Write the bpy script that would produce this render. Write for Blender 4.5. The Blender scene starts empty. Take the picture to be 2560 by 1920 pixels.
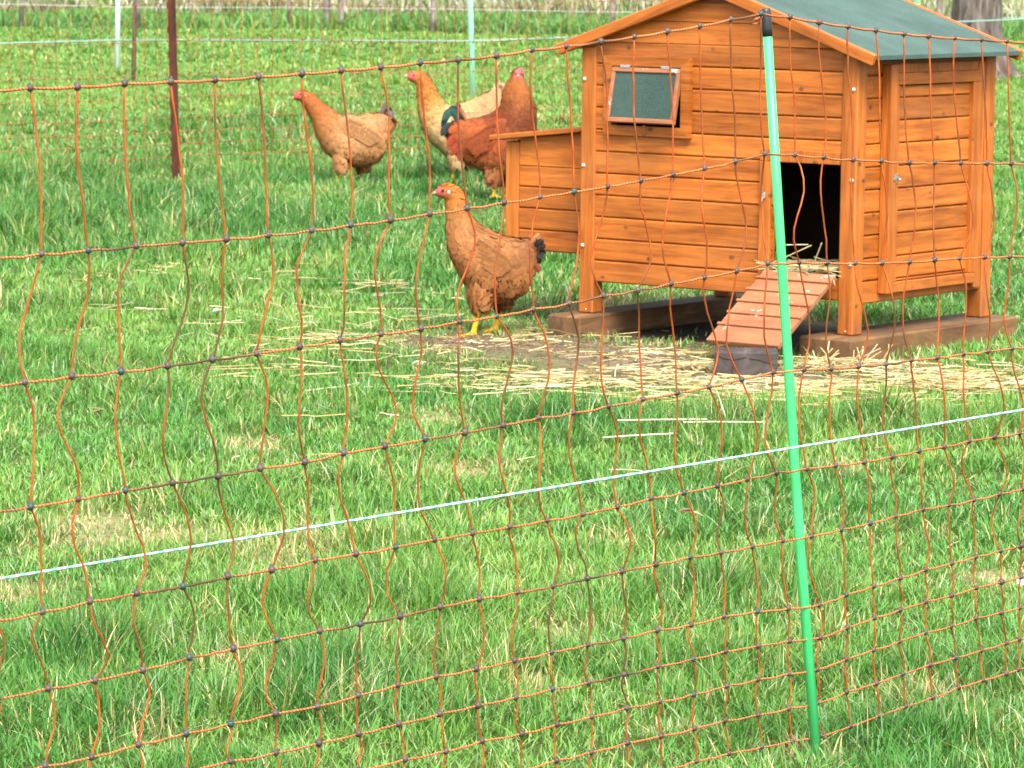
import bpy, bmesh, math, random
import numpy as np
from mathutils import Vector, Matrix

random.seed(7)
RNG = np.random.default_rng(11)
SC = bpy.context.scene
COL = SC.collection
R = math.radians

# ------------------------------------------------------------------ camera
CAM_H, PITCH, ROLL, FPX = 1.2, 0.118153, -0.011949, 9395.77
cd = bpy.data.cameras.new('camera'); cam = bpy.data.objects.new('camera', cd); COL.objects.link(cam)
cp, sp, cr, sr = math.cos(PITCH), math.sin(PITCH), math.cos(ROLL), math.sin(ROLL)
fw = Vector((0, cp, -sp)); ri = Vector((1, 0, 0)); up = Vector((0, sp, cp))
ri2 = ri*cr - up*sr; up2 = up*cr + ri*sr
m = Matrix((ri2, up2, -fw)).transposed().to_4x4(); m.translation = (0, 0, CAM_H)
cam.matrix_world = m
cd.sensor_width = 36.0; cd.lens = 36.0*FPX/2560.0
cd.clip_start = 0.1; cd.clip_end = 3000
cd.dof.use_dof = True; cd.dof.focus_distance = 6.3; cd.dof.aperture_fstop = 29
SC.camera = cam
SC.render.resolution_x, SC.render.resolution_y = 1024, 768

# ------------------------------------------------------------------ world and sun (bright overcast)
SUN_EL, SUN_AZ = 54.0, 168.0        # azimuth measured from +Y towards +X: behind the camera
wd = bpy.data.worlds.new('World'); SC.world = wd; wd.use_nodes = True
wt = wd.node_tree; wt.nodes.clear()
sky = wt.nodes.new('ShaderNodeTexSky'); sky.sky_type = 'NISHITA'; sky.sun_disc = False
sky.sun_elevation = R(SUN_EL); sky.sun_rotation = R(SUN_AZ); sky.dust_density = 4.0; sky.air_density = 1.0
hs = wt.nodes.new('ShaderNodeHueSaturation'); hs.inputs['Saturation'].default_value = 0.30
bg = wt.nodes.new('ShaderNodeBackground'); bg.inputs['Strength'].default_value = 0.15
wo = wt.nodes.new('ShaderNodeOutputWorld')
wt.links.new(sky.outputs[0], hs.inputs['Color']); wt.links.new(hs.outputs[0], bg.inputs['Color']); wt.links.new(bg.outputs[0], wo.inputs['Surface'])
sl = bpy.data.lights.new('sun', 'SUN'); sl.energy = 1.5; sl.angle = R(25); sl.color = (1.0, 0.965, 0.9)
so = bpy.data.objects.new('sun', sl); COL.objects.link(so)
az, el = R(SUN_AZ), R(SUN_EL)
sdir = Vector((math.sin(az)*math.cos(el), math.cos(az)*math.cos(el), math.sin(el)))
so.rotation_euler = sdir.to_track_quat('Z', 'Y').to_euler()
SC.view_settings.view_transform = 'Standard'; SC.view_settings.look = 'None'
SC.view_settings.exposure = 1.80; SC.view_settings.gamma = 1.0
SC.cycles.max_bounces = 6; SC.cycles.diffuse_bounces = 3; SC.cycles.glossy_bounces = 2
SC.cycles.transmission_bounces = 3; SC.cycles.transparent_max_bounces = 4
SC.cycles.use_denoising = True

# ------------------------------------------------------------------ helpers
class NT:
    """tiny node-tree writer"""
    def __init__(s, name):
        s.m = bpy.data.materials.new(name); s.m.use_nodes = True; s.t = s.m.node_tree; s.t.nodes.clear()
        s.out = s.n('OutputMaterial')
    def n(s, typ, **kw):
        nd = s.t.nodes.new('ShaderNode'+typ)
        for k, v in kw.items(): setattr(nd, k, v)
        return nd
    def l(s, a, b): s.t.links.new(a, b)
    def put(s, sock, v):
        if isinstance(v, bpy.types.NodeSocket): s.l(v, sock)
        elif isinstance(v, (tuple, list)) and len(v) == 3 and sock.type == 'RGBA': sock.default_value = (*v, 1)
        else: sock.default_value = v
    def math(s, op, a, b=None, clamp=False):
        nd = s.n('Math', operation=op, use_clamp=clamp); s.put(nd.inputs[0], a)
        if b is not None: s.put(nd.inputs[1], b)
        return nd.outputs[0]
    def mix(s, f, a, b, mode='MIX'):
        nd = s.n('MixRGB', blend_type=mode); s.put(nd.inputs[0], f); s.put(nd.inputs[1], a); s.put(nd.inputs[2], b)
        return nd.outputs[0]
    def ramp(s, f, stops):
        nd = s.n('ValToRGB'); s.put(nd.inputs[0], f); e = nd.color_ramp.elements
        while len(e) < len(stops): e.new(0.5)
        for i, (p, c) in enumerate(stops):
            e[i].position = p; e[i].color = (c, c, c, 1) if isinstance(c, (int, float)) else (*c, 1)
        return nd.outputs[0]
    def coord(s, scale=(1, 1, 1), which='Object', off=None):
        tc = s.n('TexCoord'); mp = s.n('Mapping'); s.l(tc.outputs[which], mp.inputs[0]); mp.inputs['Scale'].default_value = scale
        if off is not None: s.l(off, mp.inputs['Location'])
        return mp.outputs[0]
    def noise(s, vec, scale=5, detail=3, rough=.55, dist=0):
        nd = s.n('TexNoise'); s.l(vec, nd.inputs['Vector']); nd.inputs['Scale'].default_value = scale
        nd.inputs['Detail'].default_value = detail; nd.inputs['Roughness'].default_value = rough; nd.inputs['Distortion'].default_value = dist
        return nd.outputs[0]
    def attr(s, name, out='Color'):
        nd = s.n('Attribute', attribute_name=name); return nd.outputs[out]
    def bump(s, h, strength=.3, dist=.01):
        nd = s.n('Bump'); s.l(h, nd.inputs['Height']); nd.inputs['Strength'].default_value = strength; nd.inputs['Distance'].default_value = dist
        return nd.outputs[0]
    def principled(s, col, rough=.6, spec=.3, metal=0, normal=None):
        p = s.n('BsdfPrincipled'); s.put(p.inputs['Base Color'], col); s.put(p.inputs['Roughness'], rough)
        p.inputs['Specular IOR Level'].default_value = spec; p.inputs['Metallic'].default_value = metal
        if normal is not None: s.l(normal, p.inputs['Normal'])
        s.l(p.outputs[0], s.out.inputs['Surface']); s.p = p
        return s.m

def simple(name, col, rough=.6, spec=.3, metal=0, var=.15, scale=40):
    t = NT(name); n = t.noise(t.coord(), scale, 3)
    f = t.ramp(n, [(.3, 1-var), (.7, 1+var)])
    return t.principled(t.mix(1, col, f, 'MULTIPLY'), rough, spec, metal, t.bump(n, .15, .002))

class MB:
    """mesh builder in plain lists"""
    def __init__(s): s.v = []; s.f = []; s.mi = []; s.c = None
    def add(s, vs, fs, mi=0):
        o = len(s.v); s.v += [tuple(p) for p in vs]; s.f += [tuple(i+o for i in f) for f in fs]; s.mi += [mi]*len(fs)
        return s
    def box(s, a, b, mi=0, ch=0.0):
        """axis box from corner a to corner b with chamfered long edges"""
        (x0, y0, z0), (x1, y1, z1) = a, b
        if ch <= 0:
            return s.add([(x0,y0,z0),(x1,y0,z0),(x1,y1,z0),(x0,y1,z0),(x0,y0,z1),(x1,y0,z1),(x1,y1,z1),(x0,y1,z1)],
                         [(0,3,2,1),(4,5,6,7),(0,1,5,4),(1,2,6,5),(2,3,7,6),(3,0,4,7)], mi)
        bm = bmesh.new(); r = bmesh.ops.create_cube(bm, size=1)
        for v in bm.verts: v.co = Vector(((x0+x1)/2 + v.co.x*(x1-x0), (y0+y1)/2 + v.co.y*(y1-y0), (z0+z1)/2 + v.co.z*(z1-z0)))
        bmesh.ops.bevel(bm, geom=bm.edges[:], offset=ch, segments=1, affect='EDGES')
        bm.verts.index_update()
        s.add([v.co[:] for v in bm.verts], [[v.index for v in f.verts] for f in bm.faces], mi); bm.free()
        return s
    def prism(s, poly, axis, a, b, mi=0):
        """extrude a polygon of (p,q) pairs along axis ('x','y','z') from a to b"""
        def P(p, q, t): return {'x': (t, p, q), 'y': (p, t, q), 'z': (p, q, t)}[axis]
        n = len(poly); vs = [P(p, q, a) for p, q in poly] + [P(p, q, b) for p, q in poly]
        fs = [tuple(range(n)), tuple(range(2*n-1, n-1, -1))] + [(i, i+n, (i+1) % n+n, (i+1) % n) for i in range(n)]
        return s.add(vs, fs, mi)
    def tube(s, pts, rad, sides=6, mi=0, cap=True, phase=0):
        pts = [Vector(p) for p in pts]; n = len(pts)
        if not hasattr(rad, '__len__'): rad = [rad]*n
        rings = []; ref = None
        for i, p in enumerate(pts):
            t = (pts[min(i+1, n-1)] - pts[max(i-1, 0)]).normalized()
            if ref is None:
                ref = Vector((0, 0, 1)) if abs(t.z) < .9 else Vector((1, 0, 0))
            u = (ref - t*ref.dot(t)).normalized(); w = t.cross(u); ref = u
            rings.append([p + (u*math.cos(2*math.pi*k/sides+phase) + w*math.sin(2*math.pi*k/sides+phase))*rad[i] for k in range(sides)])
        vs = [q for r in rings for q in r]
        fs = [(i*sides+k, i*sides+(k+1) % sides, (i+1)*sides+(k+1) % sides, (i+1)*sides+k) for i in range(n-1) for k in range(sides)]
        if cap: fs += [tuple(range(sides-1, -1, -1)), tuple((n-1)*sides+k for k in range(sides))]
        return s.add(vs, fs, mi)
    def ball(s, c, r, mi=0, sub=2, sc=(1, 1, 1)):
        bm = bmesh.new(); bmesh.ops.create_icosphere(bm, subdivisions=sub, radius=1)
        bm.verts.index_update()
        s.add([(c[0]+v.co.x*r*sc[0], c[1]+v.co.y*r*sc[1], c[2]+v.co.z*r*sc[2]) for v in bm.verts], [[v.index for v in f.verts] for f in bm.faces], mi); bm.free()
        return s
    def build(s, name, mats, parent=None, smooth=False, loc=None):
        me = bpy.data.meshes.new(name); me.from_pydata(s.v, [], s.f)
        for mm in (mats if isinstance(mats, (list, tuple)) else [mats]): me.materials.append(mm)
        me.polygons.foreach_set('material_index', s.mi)
        bm = bmesh.new(); bm.from_mesh(me); bmesh.ops.recalc_face_normals(bm, faces=bm.faces[:]); bm.to_mesh(me); bm.free()
        if smooth: me.polygons.foreach_set('use_smooth', [True]*len(me.polygons))
        o = bpy.data.objects.new(name, me); COL.objects.link(o)
        if parent: o.parent = parent
        if loc: o.location = loc
        return o

def tag(o, label=None, cat=None, group=None, kind=None):
    if label: o['label'] = label
    if cat: o['category'] = cat
    if group: o['group'] = group
    if kind: o['kind'] = kind
    return o
def empty(name, loc=(0, 0, 0), rz=0):
    o = bpy.data.objects.new(name, None); COL.objects.link(o); o.location = loc; o.rotation_euler = (0, 0, rz); o.empty_display_size = .05
    return o
def colattr(me, cols, name='col'):
    a = me.attributes.new(name, 'FLOAT_COLOR', 'POINT'); c = np.ones((len(me.vertices), 4), np.float32); c[:, :3] = cols
    a.data.foreach_set('color', c.ravel())
def catmull(P, n):
    """sample a Catmull-Rom curve through rows of P, n samples per span"""
    P = np.asarray(P, float); Q = np.vstack([2*P[0]-P[1], P, 2*P[-1]-P[-2]]); out = []
    for i in range(1, len(Q)-2):
        for j in range(n):
            t = j/n; a, b, c, d = Q[i-1], Q[i], Q[i+1], Q[i+2]
            out.append(.5*(2*b + (c-a)*t + (2*a-5*b+4*c-d)*t*t + (3*b-a-3*c+d)*t**3))
    out.append(P[-1]); return np.array(out)

_H = np.random.default_rng(3).random((64, 64))
def vnoise(x, y, s):
    """smooth value noise of ground coordinates, 0..1"""
    x = np.asarray(x)*s; y = np.asarray(y)*s; xi = np.floor(x).astype(int); yi = np.floor(y).astype(int)
    fx = x-xi; fy = y-yi; fx = fx*fx*(3-2*fx); fy = fy*fy*(3-2*fy); g = lambda a, b: _H[a % 64, b % 64]
    return (g(xi, yi)*(1-fx)+g(xi+1, yi)*fx)*(1-fy) + (g(xi, yi+1)*(1-fx)+g(xi+1, yi+1)*fx)*fy
def sstep(a, b, x): t = np.clip((np.asarray(x, float)-a)/(b-a), 0, 1); return t*t*(3-2*t)
def ground_z(x, y):
    x = np.asarray(x, float); y = np.asarray(y, float)
    z = -.025*(1-sstep(10.3, 10.9, y)) - .10*(1-sstep(4.3, 5.5, y))*(1-sstep(-.2, .9, x))
    z = z + .012*(vnoise(x+5, y, 1.7)-.5)*sstep(.0, .35, np.hypot((x-.6)*.8, y-11.1)-.75) + .05*(vnoise(x, y+9, .35)-.5)*sstep(13, 16, y)
    return z
def blobs(x, y, L):
    s = np.zeros_like(np.asarray(x, float))
    for bx, by, rx, ry in L: s = np.maximum(s, np.exp(-(((x-bx)/rx)**2 + ((y-by)/ry)**2)))
    return s
LUSH = [(-.58,5.86,.12,.18),(-.33,6.02,.10,.22),(.45,7.9,.16,.3),(-.4,13.1,.2,.45),(-.74,6.3,.09,.15),(-1.75,17.3,.9,2.2),(-.95,22.6,1.8,2.2),(.6,9.5,.25,.25),(.35,6.9,.1,.2),
        (.1,18.5,1.2,2.4),(-.9,15.5,.9,1.4),(-2.2,15.0,.8,1.2),(-.1,21.5,1.2,2.0),(.15,9.4,.2,.25),(.9,9.4,.25,.25),(.6,5.75,.12,.15),(-1.35,15.2,.5,1.2)]
DRY = [(-.95,6.9,.10,.15),(.95,7.2,.08,.12),(.1,6.6,.06,.08),(-.1,8.6,.1,.12),(.75,8.7,.08,.12),(-.55,5.65,.05,.08),(.25,5.75,.04,.06),(-.87,7.7,.12,.3),(-.45,7.46,.10,.22),(-.47,6.25,.05,.1),(-.26,5.88,.04,.1),(.45,5.6,.05,.06),(.68,6.04,.06,.1),(-.2,9.55,.07,.15),(-.7,7.6,.14,.15),(.03,6.1,.05,.08),(.2,7.6,.05,.08),(.55,6.75,.05,.1),(-.62,9.0,.08,.15)]
DIRT = [(.02,11.12,.40,.40),(.34,10.80,.36,.36),(.66,10.50,.28,.24),(-.16,11.1,.24,.34),(.66,10.38,.16,.10),(.36,11.9,.3,.8),(.9,11.6,.3,.4),(1.05,10.75,.2,.12)]
THIN = [(.85,10.4,.55,.22),(.3,10.25,.4,.18),(1.3,10.35,.3,.2),(.1,10.6,.7,.5),(-.08,16.7,.4,1.2),(-1.72,18.2,.3,.8)]

# ------------------------------------------------------------------ materials
def wood(name, scale, dark=(.215,.052,.0060), light=(.50,.145,.019), knots=True):
    t = NT(name); geo = t.n('NewGeometry'); rnd = geo.outputs['Random Per Island']
    off = t.n('CombineXYZ'); 
    for i in range(3): t.l(t.math('MULTIPLY', rnd, 7.3+3*i), off.inputs[i])
    v = t.coord(scale, off=off.outputs[0])
    g = t.noise(v, 1.0, 6, .6, .8); g2 = t.noise(v, 4.0, 3, .5, .2)
    f = t.math('ADD', t.math('MULTIPLY', g, .75), t.math('MULTIPLY', g2, .25))
    c = t.mix(t.ramp(f, [(.32, 0.), (.62, 1.)]), dark, light)
    b = t.ramp(t.math('FRACT', t.math('MULTIPLY', rnd, 5.7)), [(0, .74), (1, 1.18)])
    c = t.mix(1, c, b, 'MULTIPLY')
    blot = t.ramp(t.noise(t.coord((5, 5, 5)), 1.2, 3), [(.35, .86), (.65, 1.08)])
    c = t.mix(1, c, blot, 'MULTIPLY')
    if knots:
        vo = t.n('TexVoronoi'); vv = t.coord((9, 9, 13), off=off.outputs[0]); t.l(vv, vo.inputs['Vector']); vo.inputs['Scale'].default_value = 1.0
        c = t.mix(t.ramp(vo.outputs['Distance'], [(.062, .85), (.115, 0.)]), c, (.07, .03, .012))
    if name != 'stained_wood_lengthwise' and knots:      # mud splashed up from the ground
        sx = t.n('SeparateXYZ'); t.l(t.coord(), sx.inputs[0]); sp_ = t.noise(t.coord((22, 22, 22)), 1, 5, .7)
        lowz = t.ramp(sx.outputs[2], [(.0, 1.), (.17, 0.)])
        c = t.mix(t.math('MULTIPLY', t.math('MULTIPLY', lowz, t.ramp(sp_, [(.42, 0), (.62, 1.)])), .55), c, (.11, .072, .040))
        fd_ = t.ramp(t.noise(t.coord((1.6, 1.6, 9)), 1, 4, .6), [(.5, 0), (.75, .22)]); c = t.mix(fd_, c, (.42, .20, .075))
    return t.principled(c, t.ramp(f, [(.2, .42), (.8, .55)]), .35, 0, t.bump(f, .25, .002))
M = {}
M['wood_h'] = wood('stained_wood_across', (3.2, 3.2, 42))
M['wood_v'] = wood('stained_wood_upright', (42, 42, 2.6))
M['wood_x'] = wood('stained_wood_lengthwise', (3.2, 40, 40), knots=False)
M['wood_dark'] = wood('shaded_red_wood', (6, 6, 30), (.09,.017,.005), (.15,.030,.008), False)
def ramp_mat():
    t = NT('ramp_wood'); v = t.coord((3, 30, 30)); g = t.noise(v, 1, 5, .6, .5)
    c = t.mix(t.ramp(g, [(.3, 0), (.7, 1)]), (.235,.080,.034), (.345,.145,.070))
    n = t.noise(t.coord((14, 30, 14)), 1, 4, .65)
    c = t.mix(t.ramp(n, [(.62, 0), (.69, .8)]), c, (.72,.66,.58))
    m_ = t.noise(t.coord((5, 5, 5)), 1, 2); c = t.mix(1, c, t.ramp(m_, [(.3, .75), (.7, 1.1)]), 'MULTIPLY')
    return t.principled(c, .6, .25, 0, t.bump(g, .3, .002))
M['ramp'] = ramp_mat()
def timber(name, dark, light, crack=True):
    t = NT(name); v = t.coord((18, 2.2, 18)); g = t.noise(v, 1, 6, .65, 1.2)
    c = t.mix(t.ramp(g, [(.35, 0), (.65, 1)]), dark, light)
    n = t.noise(t.coord((4, 4, 4)), 1, 4); c = t.mix(t.ramp(n, [(.4, 0), (.62, .7)]), c, (.040,.030,.019))
    return t.principled(c, .8, .2, 0, t.bump(g, .5, .004))
M['timber'] = timber('weathered_timber', (.085,.038,.015), (.20,.108,.045))
M['block'] = timber('grey_block_wood', (.034,.027,.026), (.085,.070,.066))
def felt(name, base):
    t = NT(name); v = t.coord(); n = t.noise(v, 260, 2, .6); n2 = t.noise(v, 5, 4, .6); vs = t.coord((2, 14, 14)); n3 = t.noise(vs, 1, 4)
    c = t.mix(1, base, t.ramp(n, [(.3, .72), (.7, 1.3)]), 'MULTIPLY'); c = t.mix(1, c, t.ramp(n2, [(.3, .82), (.7, 1.18)]), 'MULTIPLY')
    c = t.mix(t.ramp(n3, [(.5, 0), (.8, .25)]), c, (.10,.13,.115))
    return t.principled(c, .88, .2, 0, t.bump(n, .5, .002))
M['felt'] = felt('green_roofing_felt', (.048,.084,.071))
M['pane'] = felt('dark_green_mesh_pane', (.032,.058,.048))
M['metal'] = simple('zinc_metal', (.55,.55,.52), .35, .5, .85, .2, 200)
M['bolt'] = simple('white_bolt_cap', (.5,.49,.42), .4, .4, 0, .1, 100)
M['shade_and_crack'] = simple('painted_shade_and_crack', (.05,.03,.02), .9)  # near-black: coop interior shadow painted as lining colour; also the block's crack
def plastic(name, col, var=.12, sc=8):
    t = NT(name); n = t.noise(t.coord((sc, sc, sc*.4)), 1, 4); n2 = t.noise(t.coord(), 900, 1)
    c = t.mix(1, col, t.ramp(n, [(.3, 1-var), (.7, 1+var)]), 'MULTIPLY'); sm = t.noise(t.coord((70, 70, 14)), 1, 4, .7); c = t.mix(t.ramp(sm, [(.60, 0), (.70, .45)]), c, tuple(q*.38+.004 for q in col))
    return t.principled(c, .38, .45, 0, t.bump(n2, .12, .001))
M['greenpole'] = plastic('bright_green_plastic', (.055,.50,.150))
M['mintpole'] = plastic('pale_mint_plastic', (.22,.52,.37))
M['whitepole'] = plastic('white_plastic', (.45,.52,.47))
M['blackcap'] = plastic('black_rubber_cap', (.02,.022,.022))
def rust():
    t = NT('rusty_iron'); n = t.noise(t.coord((30, 30, 9)), 1, 5, .65)
    c = t.ramp(n, [(.25, (.014,.006,.005)), (.5, (.055,.015,.008)), (.75, (.11,.032,.014))])
    return t.principled(c, .8, .25, .1, t.bump(n, .5, .004))
M['rust'] = rust()
M['oldpost'] = timber('pale_old_post', (.15,.125,.11), (.30,.25,.22))
M['greypost'] = timber('grey_post_wood', (.10,.085,.07), (.25,.19,.15))
def strand(name, twist):
    t = NT(name); co = t.coord()
    n = t.noise(co, 5.5, 2, .5); d = t.ramp(n, [(.55, 0), (.68, .92)])
    n2 = t.noise(co, 45, 2)
    c = t.mix(t.ramp(n2, [(.35, 0), (.7, 1)]), (.30,.046,.007), (.42,.105,.022)); n3 = t.noise(co, 13, 3); c = t.mix(t.ramp(n3, [(.42, 0), (.66, .75)]), c, (.13,.045,.017))
    if twist:
        w = t.n('TexWave', wave_type='BANDS', bands_direction='DIAGONAL'); t.l(co, w.inputs['Vector']); w.inputs['Scale'].default_value = 75; w.inputs['Distortion'].default_value = 1
        c = t.mix(t.math('MULTIPLY', t.ramp(w.outputs['Fac'], [(.45, 0), (.75, 1)]), .6), c, (.50,.25,.12))
    c = t.mix(d, c, (.05,.036,.024) if twist else (.07,.035,.016))
    return t.principled(c, .55, .18)
M['strand_h'] = strand('twisted_orange_rope', True)
M['strand_v'] = strand('orange_plastic_strand', False)
def knotm():
    t = NT('net_knot_plastic'); oi = t.n('ObjectInfo'); geo = t.n('NewGeometry')
    r = t.math('FRACT', t.math('ADD', oi.outputs['Random'], geo.outputs['Random Per Island']))
    c = t.ramp(r, [(0, (.042,.032,.027)), (.86, (.072,.054,.046)), (.92, (.022,.05,.046)), (1, (.02,.06,.056))])
    return t.principled(c, .5, .4)
M['knot'] = knotm()
def twine_mat():
    t = NT('white_twine'); co = t.coord(); w = t.n('TexWave', wave_type='BANDS', bands_direction='X'); t.l(t.coord((1, .45, 2.2)), w.inputs['Vector'])
    w.inputs['Scale'].default_value = 17; w.inputs['Distortion'].default_value = .6
    c = t.mix(t.ramp(w.outputs['Fac'], [(.55, 0), (.8, .85)]), (.42,.50,.50), (.10,.36,.35))
    return t.principled(c, .55, .3)
M['twine'] = twine_mat()
M['fartwine'] = simple('pale_mint_twine', (.20,.33,.28), .6)
M['wire'] = simple('grey_wire', (.45,.5,.5), .5, .4, .3)
def vcol(name, rough=.7, spec=.2, trans=0, bump=None, sheen=0):
    t = NT(name); c = t.attr('col')
    n = t.noise(t.coord(), 90, 3); c = t.mix(1, c, t.ramp(n, [(.3, .84), (.7, 1.14)]), 'MULTIPLY')
    t.principled(c, rough, spec)
    if trans:
        tr = t.n('BsdfTranslucent'); t.put(tr.inputs['Color'], c); mx = t.n('MixShader'); mx.inputs[0].default_value = trans
        t.l(t.p.outputs[0], mx.inputs[1]); t.l(tr.outputs[0], mx.inputs[2]); t.l(mx.outputs[0], t.out.inputs['Surface'])
    return t.m
M['skin'] = vcol('bird_body', .75, .15)
M['plume'] = vcol('bird_plumage', .65, .2, .12)
M['eye'] = simple('eye', (.02,.012,.008), .15, .5)
M['grass'] = None
def grassm():
    t = NT('grass_blades'); c = t.attr('col')
    t.principled(c, .42, .30)
    tr = t.n('BsdfTranslucent'); t.put(tr.inputs['Color'], t.mix(1, c, (1.15, 1.1, .6), 'MULTIPLY')); mx = t.n('MixShader'); mx.inputs[0].default_value = .22
    t.l(t.p.outputs[0], mx.inputs[1]); t.l(tr.outputs[0], mx.inputs[2]); t.l(mx.outputs[0], t.out.inputs['Surface'])
    return t.m
M['grass'] = grassm()
M['straw'] = vcol('dry_straw', .5, .3, .15)
def groundm():
    t = NT('ground_soil_and_thatch'); co = t.coord(); a = t.attr('col')
    n = t.noise(co, 55, 5, .7); n2 = t.noise(co, 7, 4, .6)
    c = t.mix(1, a, t.ramp(n, [(.25, .45), (.75, 1.5)]), 'MULTIPLY'); c = t.mix(1, c, t.ramp(n2, [(.3, .75), (.7, 1.25)]), 'MULTIPLY')
    return t.principled(c, .95, .1, 0, t.bump(n, .8, .012))
M['ground'] = groundm()
def bark():
    t = NT('grey_bark'); n = t.noise(t.coord((14, 14, 2.2)), 1, 6, .65, .8); n2 = t.noise(t.coord((3, 3, 1.5)), 1, 4)
    c = t.ramp(n, [(.3, (.012,.009,.007)), (.48, (.10,.082,.070)), (.72, (.26,.235,.21))]); c = t.mix(t.ramp(n2, [(.5, 0), (.7, .6)]), c, (.12,.05,.025))
    return t.principled(c, .9, .15, 0, t.bump(n, 1, .03))
M['bark'] = bark()
M['leaf'] = vcol('leaf', .5, .3, .3)

# ------------------------------------------------------------------ ground
def build_ground():
    ys = np.concatenate([np.arange(2.5, 14, .06), np.arange(14, 60, .5), [62,70,90,130,200,400,900]])
    us = np.concatenate([[-1000,-300,-60,-20], np.arange(-8, -2.6, .4), np.arange(-2.6, 2.6, .06), np.arange(2.6, 8.1, .4), [20,60,300,1000]])
    X, Y = np.meshgrid(us, np.concatenate([[-900,-100,-10,0,1.5], ys])); Z = ground_z(X, Y)
    ny, nx = X.shape; V = np.stack([X, Y, Z], -1).reshape(-1, 3)
    i = np.arange(ny*nx).reshape(ny, nx); F = np.stack([i[:-1,:-1], i[:-1,1:], i[1:,1:], i[1:,:-1]], -1).reshape(-1, 4)
    me = bpy.data.meshes.new('ground'); me.from_pydata(V.tolist(), [], F.tolist()); me.materials.append(M['ground'])
    me.polygons.foreach_set('use_smooth', [True]*len(me.polygons))
    x, y = V[:, 0], V[:, 1]; d = blobs(x, y, DIRT)[:, None]; dr = blobs(x, y, DRY)[:, None]
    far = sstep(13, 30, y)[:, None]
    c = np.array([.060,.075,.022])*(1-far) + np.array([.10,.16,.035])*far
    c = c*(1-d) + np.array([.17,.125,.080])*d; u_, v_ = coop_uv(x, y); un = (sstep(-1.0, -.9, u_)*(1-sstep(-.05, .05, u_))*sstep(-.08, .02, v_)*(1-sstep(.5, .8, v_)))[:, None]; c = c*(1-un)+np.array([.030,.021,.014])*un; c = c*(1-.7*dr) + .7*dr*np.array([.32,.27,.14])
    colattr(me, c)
    o = bpy.data.objects.new('ground', me); COL.objects.link(o); tag(o, kind='structure')

# coop frame: origin at the right front post's outer foot
O = np.array([0.98469, 10.83815, 0.065]); YAW = -0.65327
CU = np.array([math.cos(YAW), math.sin(YAW)]); CV = np.array([-math.sin(YAW), math.cos(YAW)])
def coop_uv(x, y):
    dx, dy = np.asarray(x)-O[0], np.asarray(y)-O[1]; return dx*CU[0]+dy*CU[1], dx*CV[0]+dy*CV[1]
build_ground()

# ------------------------------------------------------------------ grass
def blade_arrays(n, xf, yf, hf, wf, segs, colf, ang=None):
    x, y = xf, yf; h, w = hf, wf
    z = ground_z(x, y)-.004
    a = RNG.random(n)*2*math.pi if ang is None else ang; face = a + RNG.normal(0, .5, n) + math.pi/2
    lean = np.abs(RNG.normal(.62, .42, n)); bend = RNG.random(n)*.62
    T = [0, .38, .74, 1.0] if segs == 3 else [0, .6, 1.0]; Wd = [.9, 1, .62, 0] if segs == 3 else [1, .75, 0]
    L = []; dx, dy = np.cos(a), np.sin(a); fx, fy = np.cos(face), np.sin(face)
    for t, wk in zip(T, Wd):
        s = h*lean*(t*.35+t*t*.65); zz = h*(t - bend*lean*t*t*.9)
        cx, cy, cz = x+dx*s, y+dy*s, z+np.maximum(zz, .003)
        if wk > 0:
            L.append(np.stack([cx-fx*w*wk/2, cy-fy*w*wk/2, cz], 1)); L.append(np.stack([cx+fx*w*wk/2, cy+fy*w*wk/2, cz], 1))
        else: L.append(np.stack([cx, cy, cz], 1))
    V = np.stack(L, 1); k = V.shape[1]
    q = [(0,1,3,2),(2,3,5,4)] if segs == 3 else [(0,1,3,2)]; tri = (4,5,6) if segs == 3 else (2,3,4)
    base = np.arange(n)[:, None]*k
    loops = np.concatenate([base+np.array([i for f in q for i in f]), base+np.array(tri)], 1)
    cnt = np.array([4]*len(q)+[3])
    return V.reshape(-1, 3), loops.ravel(), np.tile(cnt, n), np.repeat(colf, k, 0)
def mesh_from(parts, name, mat):
    off = 0; VV, LL, CC, KK = [], [], [], []
    for V, L, C, K in parts: VV.append(V); LL.append(L+off); CC.append(C); KK.append(K); off += len(V)
    V = np.concatenate(VV).astype(np.float32); L = np.concatenate(LL).astype(np.int32); C = np.concatenate(CC).astype(np.int32); K = np.concatenate(KK)
    me = bpy.data.meshes.new(name); me.vertices.add(len(V)); me.vertices.foreach_set('co', V.ravel())
    me.loops.add(len(L)); me.loops.foreach_set('vertex_index', L); me.polygons.add(len(C))
    st = np.concatenate([[0], np.cumsum(C)[:-1]]).astype(np.int32); me.polygons.foreach_set('loop_start', st)
    me.update(calc_edges=True); me.polygons.foreach_set('use_smooth', np.ones(len(C), bool))
    colattr(me, K); me.materials.append(mat); me.validate()
    o = bpy.data.objects.new(name, me); COL.objects.link(o); return o
def scatter(y0, y1, dens, mx=.5, k=.1363):
    ymid = np.linspace(y0, y1, 200); wid = 2*(k*ymid+mx); area = np.trapezoid(wid, ymid) if hasattr(np, 'trapezoid') else np.trapz(wid, ymid)
    n = int(area*dens*1.0); y = RNG.choice(ymid, n, p=wid/wid.sum()) + RNG.uniform(-.5, .5, n)*(y1-y0)/199
    x = RNG.uniform(-1, 1, n)*(k*y+mx); return x, y
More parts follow.
